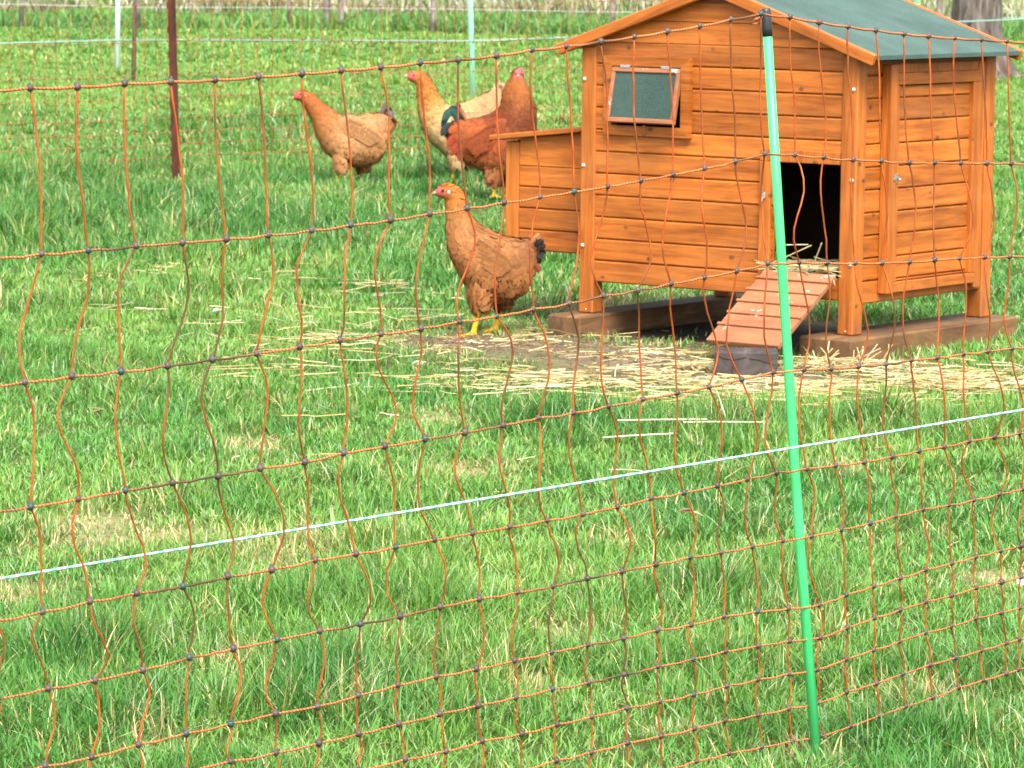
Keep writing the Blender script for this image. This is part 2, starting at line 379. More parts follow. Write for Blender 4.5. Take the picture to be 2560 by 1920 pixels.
def lawn(y0, y1, dens, hmean, w, segs, mx=.5):
    x, y = scatter(y0, y1, dens, mx); n = len(x)
    # two thirds of the blades stand in tufts and lean away from their middle
    tx, ty = scatter(y0, y1, dens/22, mx); k = RNG.integers(0, len(tx), n); inT = RNG.random(n) < .66; rs = .010+.022*RNG.random(len(tx))[k]
    ox, oy = RNG.normal(0, 1, n)*rs, RNG.normal(0, 1, n)*rs; x = np.where(inT, tx[k]+ox, x); y = np.where(inT, ty[k]+oy, y)
    ang = np.where(inT, np.arctan2(oy, ox)+RNG.normal(0, .55, n), RNG.random(n)*2*math.pi)
    tone = np.where(inT, RNG.random(len(tx))[k], RNG.random(n)); tall_ = np.where(inT, (.7+.75*RNG.random(len(tx))**1.6)[k], .85)
    lush = blobs(x, y, LUSH); dry = blobs(x, y, DRY); dirt = blobs(x, y, DIRT)
    nz = vnoise(x, y, 3.1); nz2 = vnoise(x+40, y+7, 9.0); nz3 = vnoise(x+11, y+70, 1.1)
    tuft = sstep(.55, .8, nz)*.6 + sstep(.6, .85, nz2)*.5
    u, v = coop_uv(x, y); under = ((u > -1.0) & (u < .02) & (v > -.02) & (v < .9))
    timb = (((u > -1.035) & (u < -.905)) | ((u > -.129) & (u < .06))) & (v > -.105) & (v < .87)
    keep = (RNG.random(n) > dirt*.95) & ~timb & ~(under & (RNG.random(n) < np.where(v < .6, .97, .5))) & (RNG.random(n) > .25*dry)
    x, y, lush, dry, dirt, tuft, nz, nz2, nz3, ang, tone, tall_ = [q[keep] for q in (x, y, lush, dry, dirt, tuft, nz, nz2, nz3, ang, tone, tall_)]; n = len(x)
    cl = vnoise(x+21, y+13, 5.2)*.55+vnoise(x+2, y+55, 2.3)*.45; clump = sstep(.30, .72, cl)
    h = hmean*(.55+.55*RNG.random(n))*(1+1.0*lush+.6*tuft-.25*dry-.45*dirt)*(.8+.4*nz3)*tall_*(1-.7*blobs(x, y, THIN))*(.60+.70*clump); w_ = w*(.6+.7*RNG.random(n))
    p1, p2, p3 = np.array([.108,.243,.040]), np.array([.062,.200,.042]), np.array([.195,.305,.056])
    r = np.clip(tone*.7+.3*RNG.random(n), 0, 1)[:, None]; c = p1*(1-r)+p2*r
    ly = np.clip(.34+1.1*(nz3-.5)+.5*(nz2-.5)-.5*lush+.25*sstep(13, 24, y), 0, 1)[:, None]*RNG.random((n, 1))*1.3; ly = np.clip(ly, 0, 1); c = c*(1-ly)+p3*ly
    c = c*(1-.26*lush[:, None])*(1.14-.32*clump[:, None])*np.array([1, 1, 1]) + clump[:, None]*np.array([-.010, .008, -.003]) * (.60+.36*RNG.random((n, 1))+.40*tone[:, None])
    pd = .03 + .07*sstep(.55, .85, vnoise(x+9, y+3, 4.3)) + .55*dry + .35*dirt + .10*(nz2 > .7); isd = RNG.random(n) < pd
    c[isd] = np.array([.44,.37,.17])*(.6+.6*RNG.random((isd.sum(), 1)))
    pale_blade = RNG.random(n) < .03; c[pale_blade] = [.26,.36,.20]  # a random few blades in a paler grey-green
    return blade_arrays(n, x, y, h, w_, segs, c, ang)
grass = mesh_from([lawn(4.2, 7.5, 21000, .043, .0026, 3), lawn(7.5, 12, 13000, .040, .0033, 3), lawn(12, 20, 4800, .050, .0054, 2, .7),
                   lawn(20, 34, 1300, .040, .009, 2, .9), lawn(34, 50, 420, .05, .018, 2, 1.5)], 'grass', M['grass'])
tag(grass, 'short bright green grass with pale dry patches covering the paddock', 'grass', kind='stuff')

def tall(y0, y1, dens, h0, h1, w, cols, mx=2.0, gap=.5):
    x, y = scatter(y0, y1, dens, mx); n = len(x); nz = vnoise(x+3, y, .8); nz2 = vnoise(x, y+31, 2.2)
    keep = nz2 > gap*.5*RNG.random(n); x, y, nz, nz2 = x[keep], y[keep], nz[keep], nz2[keep]; n = len(x)
    h = (h0+(h1-h0)*np.clip(nz*.7+nz2*.5, 0, 1))*(.6+.5*RNG.random(n))
    i = RNG.integers(0, len(cols), n); c = np.array(cols)[i]*(.7+.5*RNG.random((n, 1)))*(.75+.5*nz[:, None])
    return blade_arrays(n, x, y, h, w*(.6+.8*RNG.random(n)), 2, c)
tg = mesh_from([tall(47.6, 52.5, 420, .08, .30, .022, [(.07,.19,.045),(.085,.22,.045),(.11,.24,.06),(.16,.25,.06)])], 'tall_grass', M['grass'])
tag(tg, 'band of taller rough dark green grass along the far field edge', 'tall grass', kind='stuff')
rd = mesh_from([tall(52.5, 66, 190, .30, .75, .03, [(.36,.34,.24),(.32,.31,.19),(.20,.26,.09),(.16,.24,.06),(.42,.39,.32)], 3.0)], 'dry_scrub', M['grass'])
tag(rd, 'pale dry scrub and dead stems beyond the far fence', 'scrub', kind='stuff')

# ------------------------------------------------------------------ chicken coop
coop = empty('chicken_coop', O.tolist(), YAW)
tag(coop, 'orange stained wooden chicken coop with green felt gable roof, side door and open hatch', 'chicken coop')
W_, D_ = .989, .785; PS = .054
RT, RAP, SL = .816, 1.012, .3457
def roof_w(u): return RAP - SL*abs(u+.4945)         # top of the bargeboards
def under(u): return roof_w(u) - .026
for (u, v) in ((-W_, 0), (-PS, 0), (-W_, D_-PS), (-PS, D_-PS)):
    top = under(u if u > -.5 else u+.0)
    top = min(under(u), under(u+PS))-.003
    p = MB().box((u, v, 0), (u+PS, v+PS, top), 0, .004).build('corner_post', M['wood_v'], coop)
    if v == 0:
        uu_ = u+.014 if u < -.5 else u+PS-.013
        for w in (.713, .451, .207): 
            MB().ball((uu_, -.0015, w), .0062, 0, 2, (1, .7, 1)).build('bolt', M['bolt'], p, True)
        MB().ball((u+.03, -.001, .012), .003, 0, 1, (1, .6, 1)).build('screw', M['bolt'], p, True)
def vboard(b, ax, t0, t1, w0, w1, d0, d1, sgn, tops=None):
    """one shiplap board: face at d0 (outer), back at d1; along axis ax from t0..t1; chamfered top and bottom"""
    ch = .0035; a, c = (w0+.0012, w1-.0012)
    prof = [(d1, a), (d0+sgn*ch, a), (d0, a+ch*1.1), (d0, c-ch*1.1), (d0+sgn*ch, c), (d1, c)]
    b.prism(prof, ax, t0, t1) if ax == 'x' else b.prism([(q, r) for q, r in prof], 'y', t0, t1)
def rows(w0, top):
    i = 0; out = []
    while w0+.0664*i < top: out.append((w0+.0664*i, w0+.0664*(i+1))); i += 1
    return out
# front gable wall
b = MB()
holes = [(-.290, -PS, .160, .4955), (-.868, -.610, .56, .76)]
for w0, w1 in rows(.097, .93):
    iv = [(-W_+PS-.002, -PS+.002)]
    for h0, h1, hw0, hw1 in holes:
        if w0 < hw1-.01 and w1 > hw0+.01:
            iv = [q for s_, e_ in iv for q in ((s_, min(e_, h0)), (max(s_, h1), e_)) if q[1]-q[0] > .004]
    wt_ = min(w1, .99)
    for s_, e_ in iv:
        if wt_ > under(s_) or wt_ > under(e_):
            poly = [(s_, w0+.001), (e_, w0+.001)]
            lim = .988-.004
            half1 = (.986 - w1)/SL; half0 = (.986 - w0)/SL
            a0, a1 = max(s_, -.4945-half0), min(e_, -.4945+half0); c0, c1 = max(s_, -.4945-max(half1, .0)), min(e_, -.4945+max(half1, .0))
            pts = [(a0, w0+.001), (a1, w0+.001), (c1, w1-.001), (c0, w1-.001)] if c1-c0 > .01 else [(a0, w0+.001), (a1, w0+.001), (-.4945, min(.985, w1))]
            b.prism(pts, 'y', .0085, .020)
        else: vboard2 = b.prism([(0, 0)], 'x', 0, 0) if False else vboard(b, 'x', s_, e_, w0, w1, .006, .020, 1)
b.box((-W_+PS, .0205, .10), (-.60, .026, .555)); b.box((-.61, .0205, .10), (-.292, .026, .80)); b.box((-W_+PS, .0205, .765), (-.05, .026, .82)); b.box((-.30, .0205, .4965), (-PS, .026, .80))
fwall = b.build('front_wall', M['wood_h'], coop)
# side and back walls
def wall_side(sgn, name):
    b = MB(); u0 = -.010 if sgn > 0 else -W_+.010; u1 = u0 - sgn*.014
    for w0, w1 in rows(.0865, .79):
        w1 = min(w1, .798)
        prof = [(u1, w0+.0012), (u0-sgn*.0035, w0+.0012), (u0, w0+.005), (u0, w1-.005), (u0-sgn*.0035, w1-.0012), (u1, w1-.0012)]
        b.prism([(p, q) for p, q in prof], 'y', PS-.002, D_-PS+.002)
    b.box((min(u1, u1-sgn*.006), PS, .09), (max(u1, u1-sgn*.006), D_-PS, .797))
    MB().box((min(u1-sgn*.007, u1-sgn*.012), PS, .118), (max(u1-sgn*.007, u1-sgn*.012), D_-PS, .797)).build('shade_lining', M['shade_and_crack'], coop)  # added inner boards, their near-black colour stands in for interior shadow
    return b.build(name, M['wood_h'], coop)
rw = wall_side(1, 'side_wall'); wall_side(-1, 'side_wall')
b = MB()
for w0, w1 in rows(.097, .93):
    half1 = (.986-w1)/SL; half0 = (.986-w0)/SL
    a0, a1 = max(-W_+PS, -.4945-half0), min(-PS, -.4945+half0); c0, c1 = max(-W_+PS, -.4945-half1), min(-PS, -.4945+half1)
    if c1-c0 > .01: b.prism([(a0, w0+.001), (a1, w0+.001), (c1, w1-.001), (c0, w1-.001)], 'y', D_-.024, D_-.006)
MB().box((-W_+.036, D_-.034, .118), (-.032, D_-.0265, .80)).build('shade_lining', M['shade_and_crack'], coop)  # same painted-in shadow on the back wall's inner face
b.build('back_wall', M['wood_h'], coop)
MB().box((-W_+.03, .022, .098), (-.026, D_-.026, .116)).build('floor_board', M['wood_dark'], coop)
b = MB().box((-.292, .010, .0985), (-PS, .021, .158)); b.build('threshold', M['wood_dark'], coop)
# hatch trim
b = MB().box((-.329, -.007, .0975), (-.2905, .0055, .4925), 0, .0015); b.box((-.329, -.0065, .4935), (-PS-.0005, .0055, .530), 0, .0015)
hatch = b.build('hatch_frame', M['wood_v'], coop)
l = MB().box((-.318, -.013, .385), (-.306, -.0075, .402), 0, .001); l.tube([(-.312, -.012, .40), (-.312, -.018, .415)], .003); l.tube([(-.312, -.012, .388), (-.314, -.017, .376)], .0025); l.build('catch', M['metal'], hatch)
# window
b = MB(); o_ = (-.895, -.581, .549, .786); i_ = (-.866, -.612, .578, .757)
for pts in ([(o_[0], o_[2]), (o_[1], o_[2]), (i_[1], i_[2]), (i_[0], i_[2])], [(o_[0], o_[3]), (i_[0], i_[3]), (i_[1], i_[3]), (o_[1], o_[3])],
            [(o_[0], o_[2]), (i_[0], i_[2]), (i_[0], i_[3]), (o_[0], o_[3])], [(o_[1], o_[2]), (o_[1], o_[3]), (i_[1], i_[3]), (i_[1], i_[2])]):
    b.prism(pts, 'y', -.013, .0055)
wf = b.build('window_frame', M['wood_h'], coop)
# the top-hung flap, opened outwards (local frame: hinge line at the origin, hanging down -z)
fh, fw_ = .167, .250
b = MB(); 
for a, c in (((-fw_/2, -.008, -fh), (fw_/2, .008, -fh+.014)), ((-fw_/2, -.008, -.014), (fw_/2, .008, 0)), ((-fw_/2, -.0078, -fh+.0142), (-fw_/2+.013, .0078, -.0142)), ((fw_/2-.013, -.0078, -fh+.0142), (fw_/2, .0078, -.0142))): b.box(a, c, 0, .0015)
flap = b.build('window_flap', M['ramp'], coop, loc=(-.739, -.006, .752)); flap.rotation_euler = (R(-12), 0, 0)
MB().box((-fw_/2+.0125, -.003, -fh+.0135), (fw_/2-.0125, .003, -.0135)).build('pane', M['pane'], flap)
for x in (-.075, .075):
    MB().box((x-.018, -.010, -.001), (x+.018, -.0082, .006)).tube([(x-.018, -.010, .004), (x+.018, -.010, .004)], .0025).build('hinge', M['metal'], flap)
MB().box((-.748, -.018, .553), (-.735, -.0105, .583), 0, .002).build('turn_button', M['wood_v'], wf)
# side door (local coordinates of the coop; faces +u)
b = MB()
for w0, w1 in rows(.0865, .74):
    if w1 > .14 and w0 < .72: 
        w0_, w1_ = max(w0, .145), min(w1, .722); b.prism([(-.0095, w0_+.001), (-.0035, w0_+.001), (.001, w0_+.005), (.001, w1_-.005), (-.0035, w1_-.001), (-.0095, w1_-.001)], 'y', .2115, .630)
door = b.build('side_door', M['wood_h'], coop)
MB().box((-.0092, .183, .1445), (.014, .211, .7215), 0, .002).build('door_stile', M['wood_v'], door); MB().box((-.0092, .6305, .1445), (.014, .666, .7215), 0, .002).build('door_stile', M['wood_v'], door)
MB().box((-.0092, .183, .722), (.0145, .666, .757), 0, .002).build('door_rail', M['wood_h'], door); MB().box((-.0092, .183, .1135), (.0145, .660, .144), 0, .002).build('door_rail', M['wood_h'], door)
b = MB().box((-.0092, .146, .1135), (.024, .1825, .783), 0, .002); b.build('door_post', M['wood_v'], coop)
b = MB().box((-.0092, .6665, .098), (.010, .7025, .783), 0, .002); b.box((-.0092, .1830, .7575), (.006, .666, .783)); b.build('door_trim', M['wood_v'], coop)
b = MB().box((.0148, .178, .436), (.018, .200, .464), 0, .001); b.tube([(.018, .172, .455), (.024, .182, .455), (.024, .198, .452)], .003); b.ball((.025, .200, .447), .005); b.box((.0245, .166, .446), (.027, .180, .463))
b.build('door_latch', M['metal'], door)
# roof
for sgn, nm in ((1, 'roof_panel'), (-1, 'roof_panel')):
    ue = -.4945 + sgn*.5665; b = MB()
    we = roof_w(ue)-.004; wr = RAP-.004
    b.prism([(ue, we-.012), (ue, we), (-.4945, wr), (-.4945, wr-.012)], 'y', -.014, D_+.014)
    pnl = b.build(nm, M['felt'], coop)
    # boards under the felt
    b = MB(); b.prism([(ue-sgn*.03, we+.03*SL-.0125-.009), (ue-sgn*.03, we+.03*SL-.0125), (-.4945, wr-.0125), (-.4945, wr-.0215)], 'y', -.0135, D_+.0135)
    b.build('roof_boarding', M['wood_dark'], pnl)
    for v0 in (-.034, D_+.0145):
        L = .5665/math.cos(math.atan(SL)); b = MB().box((0, 0, -.034), (L+.002, .019, 0), 0, .003)
        bb = b.build('bargeboard', M['wood_x'], coop, loc=(-.4945+sgn*.0006, v0 if sgn > 0 else v0+.019, RAP))
        bb.rotation_euler = (0, math.atan(SL), 0) if sgn > 0 else (0, math.atan(SL), math.pi)
MB().prism([(-.4945-.06, .955), (-.4945+.06, .955), (-.4945+.045, .965), (-.4945, .981), (-.4945-.045, .965)], 'y', -.012, .008).build('gable_plate', M['wood_dark'], coop)
# nest box
nb = empty('nest_box', (0, 0, 0)); nb.parent = coop
b = MB(); nu, nv = -1.36, .11
for w0, w1 in rows(.166, .425):
    w1m = w1; pr = [(nv+.016, w0+.001), (nv+.0095, w0+.001), (nv+.006, w0+.005), (nv+.006, w1m-.005), (nv+.0095, w1m-.001), (nv+.016, w1m-.001)]
    b.prism(pr, 'x', nu+.052, -W_+.0085)
    prb = [(1.0-.32-q, w) for q, w in pr]
    b.box((nu+.052, .660, w0+.001), (-W_+.0085, .670, w1m-.001))
    b.box((nu+.006, nv+.052, w0+.001), (nu+.016, .622, w1m-.001))
lidw = lambda u: .5055+.112*(u+1.407)-.0015
for (y0_, y1_) in ((nv+.006, nv+.016), (.660, .670)): b.prism([(nu+.052, .4328), (-W_+.0085, .4328), (-W_+.0085, lidw(-W_)-.001), (nu+.052, lidw(nu+.052)-.001)], 'y', y0_, y1_)
b.box((nu+.006, nv+.052, .4328), (nu+.016, .622, .508))
b.box((nu+.017, nv+.017, .170), (-W_+.008, .659, .182))
b.build('nest_wall', M['wood_h'], nb)
for v in (nv, .672-PS): MB().box((nu, v, .156), (nu+PS-.003, v+PS, .504), 0, .003).build('nest_post', M['wood_v'], nb)
lid = MB().box((0, 0, -.017), (.418, .62, 0), 0, .003).build('nest_lid', M['wood_x'], nb, loc=(-1.407, .082, .522)); lid.rotation_euler = (0, -math.atan(.112), 0)
# entrance ramp
v0, w0, v1, w1 = -.026, .178, -.322, -.006; rl = math.hypot(v0-v1, w0-w1); ra = math.atan2(w0-w1, v0-v1)
rampo = MB().box((-.124, -rl, -.016), (.124, 0, 0), 0, .002).build('entrance_ramp', M['ramp'], coop, loc=(-.169, v0, w0)); rampo.rotation_euler = (ra, 0, 0)
for i in range(6):
    y = -rl*(.125+.165*i)
    if i < 5: MB().box((-.127, y-.005, .0003), (.127, y+.005, .0062), 0, .0012).build('cleat', M['ramp'], rampo)
# straw spilling in the hatch
def straw_mesh(name, sticks, mat):
    VV = MB(); cols = []
    for p, a, tilt, L, w, c, bend in sticks:
        d = Vector((math.cos(a)*math.cos(tilt), math.sin(a)*math.cos(tilt), math.sin(tilt))); s = Vector((-math.sin(a), math.cos(a), 0))
        kk = random.uniform(-.25, .25)*L; pts = [Vector(p)-d*L/2, Vector(p)+s*bend*L*.5-d*L*.1+Vector((0, 0, abs(bend)*L*.06)), Vector(p)+s*bend*L*.6+d*kk, Vector(p)+d*L/2-s*bend*L*.3]
        k = len(VV.v); VV.tube(pts, w/2, 4, cap=True, phase=.4); cols += [c]*(len(VV.v)-k)
    me = bpy.data.meshes.new(name); me.from_pydata(VV.v, [], VV.f); colattr(me, np.array(cols)); me.materials.append(mat)
    o = bpy.data.objects.new(name, me); COL.objects.link(o); return o
def straw_col(k=1.0):
    f = random.uniform(.65, 1.2)*k; return random.choice([(.66,.56,.28), (.72,.64,.38), (.56,.45,.19), (.70,.66,.46), (.50,.37,.15)]) if False else tuple(q*f for q in random.choice([(.47,.38,.16), (.52,.44,.21), (.38,.28,.10), (.53,.48,.29)]))
st = []
for i in range(150):
    u = random.uniform(-.285, -.06); v = random.uniform(-.02, .22); 
    st.append(((u, v, .178+random.random()*.018 - (0.004 if v < 0 else 0)), random.gauss(0, .5), random.gauss(0, .15), random.uniform(.04, .16), .0032, straw_col(.8), random.gauss(0, .1)))
st += [((-.215, .0, .225), .35, .45, .13, .0045, straw_col(), .0), ((-.13, .01, .235), -.5, .95, .07, .0045, straw_col(), .0), ((-.27, .0, .215), 2.2, -.6, .06, .004, straw_col(), 0), ((-.19, -.01, .255), .2, .06, .07, .004, straw_col(), 0), ((-.05, -.03, .165), -.9, -.3, .09, .004, straw_col(), 0)]
sb = straw_mesh('straw_bedding', st, M['straw']); sb.location = O.tolist(); sb.rotation_euler = (0, 0, YAW); sb['kind'] = 'stuff'; sb['label'] = 'dry straw bedding spilling out of the open coop hatch'; sb['category'] = 'straw'
# timbers and block
def C2(u, v, w): q = O[:2]+CU*u+CV*v; return (q[0], q[1], O[2]+w)
for u0, u1, v0, v1, lab in ((-1.032, -.908, -.10, .90, 'brown wooden beam under the left coop posts, its sawn end facing out'), (-.126, .056, -.092, .86, 'long brown wooden beam under the right coop posts, beside the side door')):
    t_ = MB().box((0, 0, -.1), (u1-u0, v1-v0, -.0005), 0, .006).build('timber_beam', M['timber'], None, loc=C2(u0, v0, 0)); t_.rotation_euler = (0, 0, YAW); tag(t_, lab, 'beam', 'beams the coop stands on')
pk = MB().box((0, 0, 0), (.115, .13, .006), 0, .001).build('plank_offcut', M['timber'], None, loc=C2(-.07, .735, .0)); pk.rotation_euler = (0, 0, YAW)
bpy.data.objects.remove(pk)
b = MB().box((0, 0, -.03), (.178, .11, .056), 0, .006)
blk = b.build('wooden_block', M['block'], None, loc=(.567, 10.485, 0)); blk.rotation_euler = (0, 0, R(-3)); tag(blk, 'short cracked grey wooden block propping the foot of the coop ramp', 'block')
cb = MB()
cb.tube([(.050, -.0005, .048), (.055, -.0012, .032), (.050, -.0012, .0), (.052, -.0008, -.03)], .0016, 4); cb.tube([(.004, -.0005, .046), (.028, -.0012, .036), (.055, -.0012, .032), (.09, -.0012, .040)], .0016, 4); cb.tube([(.10, -.0012, .036), (.125, -.0012, .034), (.172, -.0005, .018)], .0016, 4)
cb.build('crack', M['shade_and_crack'], blk)

# ------------------------------------------------------------------ loose straw on the grass
SP = [(.20,10.22,.55,.34,240),(.80,10.24,.50,.36,300),(1.24,10.32,.24,.17,240),(.62,10.60,.25,.12,150),(.40,10.85,.22,.12,50),(.05,11.2,.25,.2,50),(.9,10.62,.2,.08,90),
      (-.77,13.2,.16,.3,22),(-.45,12.8,.14,.3,30),(-1.2,13.3,.22,.3,22),(-.49,11.05,.14,.15,26),(-1.32,12.8,.15,.2,14),(.0,10.2,.3,.2,26),(.55,9.9,.4,.12,26),(-1.0,11.6,.3,.4,20),(-.62,10.4,.2,.15,14),(0,9,1.0,1.2,30),(-.5,11.6,.4,.3,50),(-.35,10.9,.4,.3,40),(1.0,9.9,.3,.12,20)]
st = []
for cx, cy, rx, ry, n in SP:
    for i in range(n):
        x, y = random.gauss(cx, rx*.62), random.gauss(cy, ry*.62)
        u, v = coop_uv(x, y)
        if ((-1.05 < u < -.89) or (-.14 < u < .07)) and -.12 < v < .9: continue
        d = float(blobs(np.array([x]), np.array([y]), DIRT)[0])
        st.append(((x, y, float(ground_z(x, y))+random.uniform(.006, .042)*(1-.75*d)), random.gauss(0, .9), random.gauss(0, .08), min(.22, random.lognormvariate(-2.6, .6)), random.uniform(.0022, .0040), straw_col(), random.gauss(0, .22)))
for x, y, a, L in ((.37, 9.15, .05, .22), (.52, 9.12, -.03, .20), (.30, 8.85, .35, .18), (.12, 9.85, -.2, .14), (.05, 9.8, .1, .16)):
    st.append(((x, y, .030), a, .02, L, .0042, (.55, .49, .32), random.uniform(-.06, .06)))
for k in range(16):
    x = .86+random.random()*.3; y = 10.66+random.gauss(0, .03)-.2*(x-.86)*0; st.append(((x, y, .02), random.gauss(1.2, .6), random.uniform(.4, 1.0), random.uniform(.06, .12), .004, straw_col(1.05), 0))
for k in range(900):       # brown trodden hay on the bare patches
    bx = random.choice(DIRT[:4]); x, y = random.gauss(bx[0], bx[2]*.55), random.gauss(bx[1], bx[3]*.55)
    st.append(((x, y, float(ground_z(x, y))+random.uniform(.002, .012)), random.random()*6.3, random.gauss(0, .12), random.uniform(.015, .06), .0026, tuple(q*random.uniform(.6, 1.1) for q in (.19, .135, .080)), random.gauss(0, .2)))
so_ = straw_mesh('straw', st, M['straw']); tag(so_, 'loose yellow straw and trodden hay scattered on the grass in front of the coop', 'straw', kind='stuff')
# dead leaves
def leafmesh(b, base, a, L, w, tilt, cols, c, curl=.3, seg=5):
    d = Vector((math.cos(a), math.sin(a), 0)); s = Vector((-math.sin(a), math.cos(a), 0)); rows_ = []
    for i in range(seg+1):
        t = i/seg; ww = w*math.sin(math.pi*min(.98, .06+.94*t))**.7*.5; p = Vector(base)+d*L*t*math.cos(tilt)+Vector((0, 0, L*(math.sin(tilt)*t - curl*t*t)))
        rows_.append((p-s*ww+Vector((0, 0, ww*.35)), p, p+s*ww+Vector((0, 0, ww*.35))))
    vs = [q for r in rows_ for q in r]; b.add(vs, [(3*i+j, 3*i+j+1, 3*i+j+4, 3*i+j+3) for i in range(seg) for j in (0, 1)]); cols += [c]*len(vs)
def leafobj(name, leaves, mat=None):
    b = MB(); cols = []
    for lf in leaves: leafmesh(b, *lf[:5], cols, *lf[5:])
    o = b.build(name, mat or M['leaf'], smooth=True); colattr(o.data, np.array(cols)); return o
dl = leafobj('dead_leaf', [((.02, 9.92, .05), -.35, .15, .03, .05, (.5,.41,.25), .05), ((.03, 9.93, .048), -.25, .12, .02, .12, (.40,.26,.13), .1)]); tag(dl, 'pale curled dead leaf lying at the front edge of the straw', 'dead leaf')
dl = leafobj('dead_leaf', [((.345, 7.55, .045), -.1, .05, .022, .15, (.42,.33,.16), .3), ((.34, 7.55, .047), .3, .04, .02, .2, (.2,.13,.06), .2)]); tag(dl, 'small mottled brown dead leaf in the lush tuft left of the green pole', 'dead leaf')

for (x, y, a, lab) in ((-.93, 11.6, .6, 'small white feather in the grass at the left, below the hens'), (-.28, 10.42, -.3, 'small white feather in the grass in front of the hen'), (.95, 6.9, .9, 'small white feather in the grass right of the green pole')):
    tag(leafobj('feather', [((x, y, float(ground_z(x, y))+.04), a, .045, .016, .25, (.62,.60,.54), .1), ((x, y, float(ground_z(x, y))+.041), a+.5, .03, .012, .4, (.58,.55,.48), .1)]), lab, 'feather')

# ------------------------------------------------------------------ birds
def bird(name, label, cat, foot, px, st, legs, pal, beak, eye, comb, wing, tail, yaw=0, face=None, lat=None, gz=0.0, extra=None):
    """st: stations tail->head of (top_xy, bottom_xy, half width) traced in side view, image units;
    foot: image point on the ground under the bird; px: metres per image unit"""
    cv = lambda p: np.array([(p[0]-foot[0])*px, (foot[1]-p[1])*px])
    S = np.array([[*cv(s[0]), *cv(s[1]), s[2]*px] for s in st]); lat_ = np.array(lat if lat is not None else [0]*len(st))*px
    S = np.column_stack([S, lat_]); C = catmull(S, 4); n = len(C); b = MB(); K = 18
    vs = []
    for r in C:
        t, bo = r[:2], r[2:4]; c = (t+bo)/2; h = (t-bo)/2
        for k in range(K):
            a = 2*math.pi*k/K; ca, sa = math.cos(a), math.sin(a)
            wide = 1+.12*(-ca) if True else 1
            vs.append((c[0]+h[0]*ca, r[5]+r[4]*sa*wide, c[1]+h[1]*ca))
    fs = [(i*K+k, i*K+(k+1) % K, (i+1)*K+(k+1) % K, (i+1)*K+k) for i in range(n-1) for k in range(K)] + [tuple(range(K)), tuple((n-1)*K+k for k in range(K))]
    b.add(vs, fs)
    cents = np.column_stack([(C[:, 0]+C[:, 2])/2, (C[:, 1]+C[:, 3])/2]); tan = np.gradient(cents, axis=0); tan /= np.linalg.norm(tan, axis=1)[:, None]+1e-9
    shank_top = 1e9
    for hip, hock, ft, y, dirx in legs:
        h_, k_, f_ = cv(hip), cv(hock), cv(ft); hy = y*.8
        q = catmull(np.array([[h_[0], y*.35, h_[1], .042], [(h_[0]*.5+k_[0]*.5), y*.66, h_[1]*.5+k_[1]*.5, .033], [h_[0]*.15+k_[0]*.85, y, h_[1]*.15+k_[1]*.85, .021], [k_[0], y, k_[1]+.006, .0125]])*[1, 1, 1, 1], 4)
        sc_ = px*1000/.32
        b.tube([p[:3] for p in q], [p[3]*min(1.2, sc_) for p in q], 12)
        b.tube([(k_[0], y, k_[1]+.02), (k_[0]*.5+f_[0]*.5, y, k_[1]*.5+f_[1]*.5), (f_[0], y, f_[1]+.006)], [.0115, .0096, .0105], 8)
        shank_top = min(shank_top, k_[1])
        for an, L in ((0, .045), (.55, .038), (-.55, .038), (math.pi, .022)):
            dx, dy = math.cos(an)*dirx, math.sin(an); b.tube([(f_[0], y, f_[1]+.008), (f_[0]+dx*L*.5, y+dy*L*.5, f_[1]+.006), (f_[0]+dx*L, y+dy*L, f_[1]+.003)], [.0078, .0068, .005], 6)
    tmp = b.build('tmp_bird', []); 
    md = tmp.modifiers.new('r', 'REMESH'); md.mode = 'VOXEL'; md.voxel_size = .0042
    ms = tmp.modifiers.new('s', 'SMOOTH'); ms.factor = .5; ms.iterations = 9
    bpy.context.view_layer.update(); dg = bpy.context.evaluated_depsgraph_get(); me = bpy.data.meshes.new_from_object(tmp.evaluated_get(dg)); bpy.data.objects.remove(tmp)
    me.name = name; me.materials.clear(); me.materials.append(M['skin']); me.polygons.foreach_set('use_smooth', [True]*len(me.polygons))
    nv = len(me.vertices); V = np.zeros(nv*3); me.vertices.foreach_get('co', V); V = V.reshape(-1, 3); N = np.zeros(nv*3); me.vertices.foreach_get('normal', N); N = N.reshape(-1, 3)
    d2 = ((V[:, None, [0, 2]]-cents[None])**2).sum(-1)/( .03+np.linalg.norm(C[:, :2]-C[:, 2:4], axis=1)[None]*.5)**2; ti = d2.argmin(1); tt = ti/(n-1)
    # colours by place on the bird
    keys = sorted(pal['along']); col = np.stack([np.interp(tt, [k for k in keys], [pal['along'][k][j] for k in keys]) for j in range(3)], 1)
    nz = vnoise(V[:, 0]*8+3, V[:, 2]*8+V[:, 1]*5, 3.0)[:, None]; nz2 = vnoise(V[:, 0]*30+9, V[:, 2]*30+V[:, 1]*20, 1.0)[:, None]; col = col*(.78+.28*nz+.2*nz2)*.74
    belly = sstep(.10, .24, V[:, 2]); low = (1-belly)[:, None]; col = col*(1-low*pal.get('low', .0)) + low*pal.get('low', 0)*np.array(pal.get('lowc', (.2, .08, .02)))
    shank = V[:, 2] < shank_top+.008; col[shank] = np.array((.52, .30, .022))
    fcen = cv(face[0]); fr = face[1]*px; fd = np.sqrt((V[:, 0]-fcen[0])**2+(V[:, 2]-fcen[1])**2 + (0 if len(face) < 3 else (V[:, 1]-face[2])**2*1.0)); fm = (1-sstep(fr*.7, fr*1.15, fd))[:, None]*(tt > .8)[:, None]
    col = col*(1-fm)+fm*np.array(pal.get('face', (.46, .10, .08)))*.72
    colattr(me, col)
    bodycol = col
    body = bpy.data.objects.new(name, me); COL.objects.link(body); tag(body, label, cat)
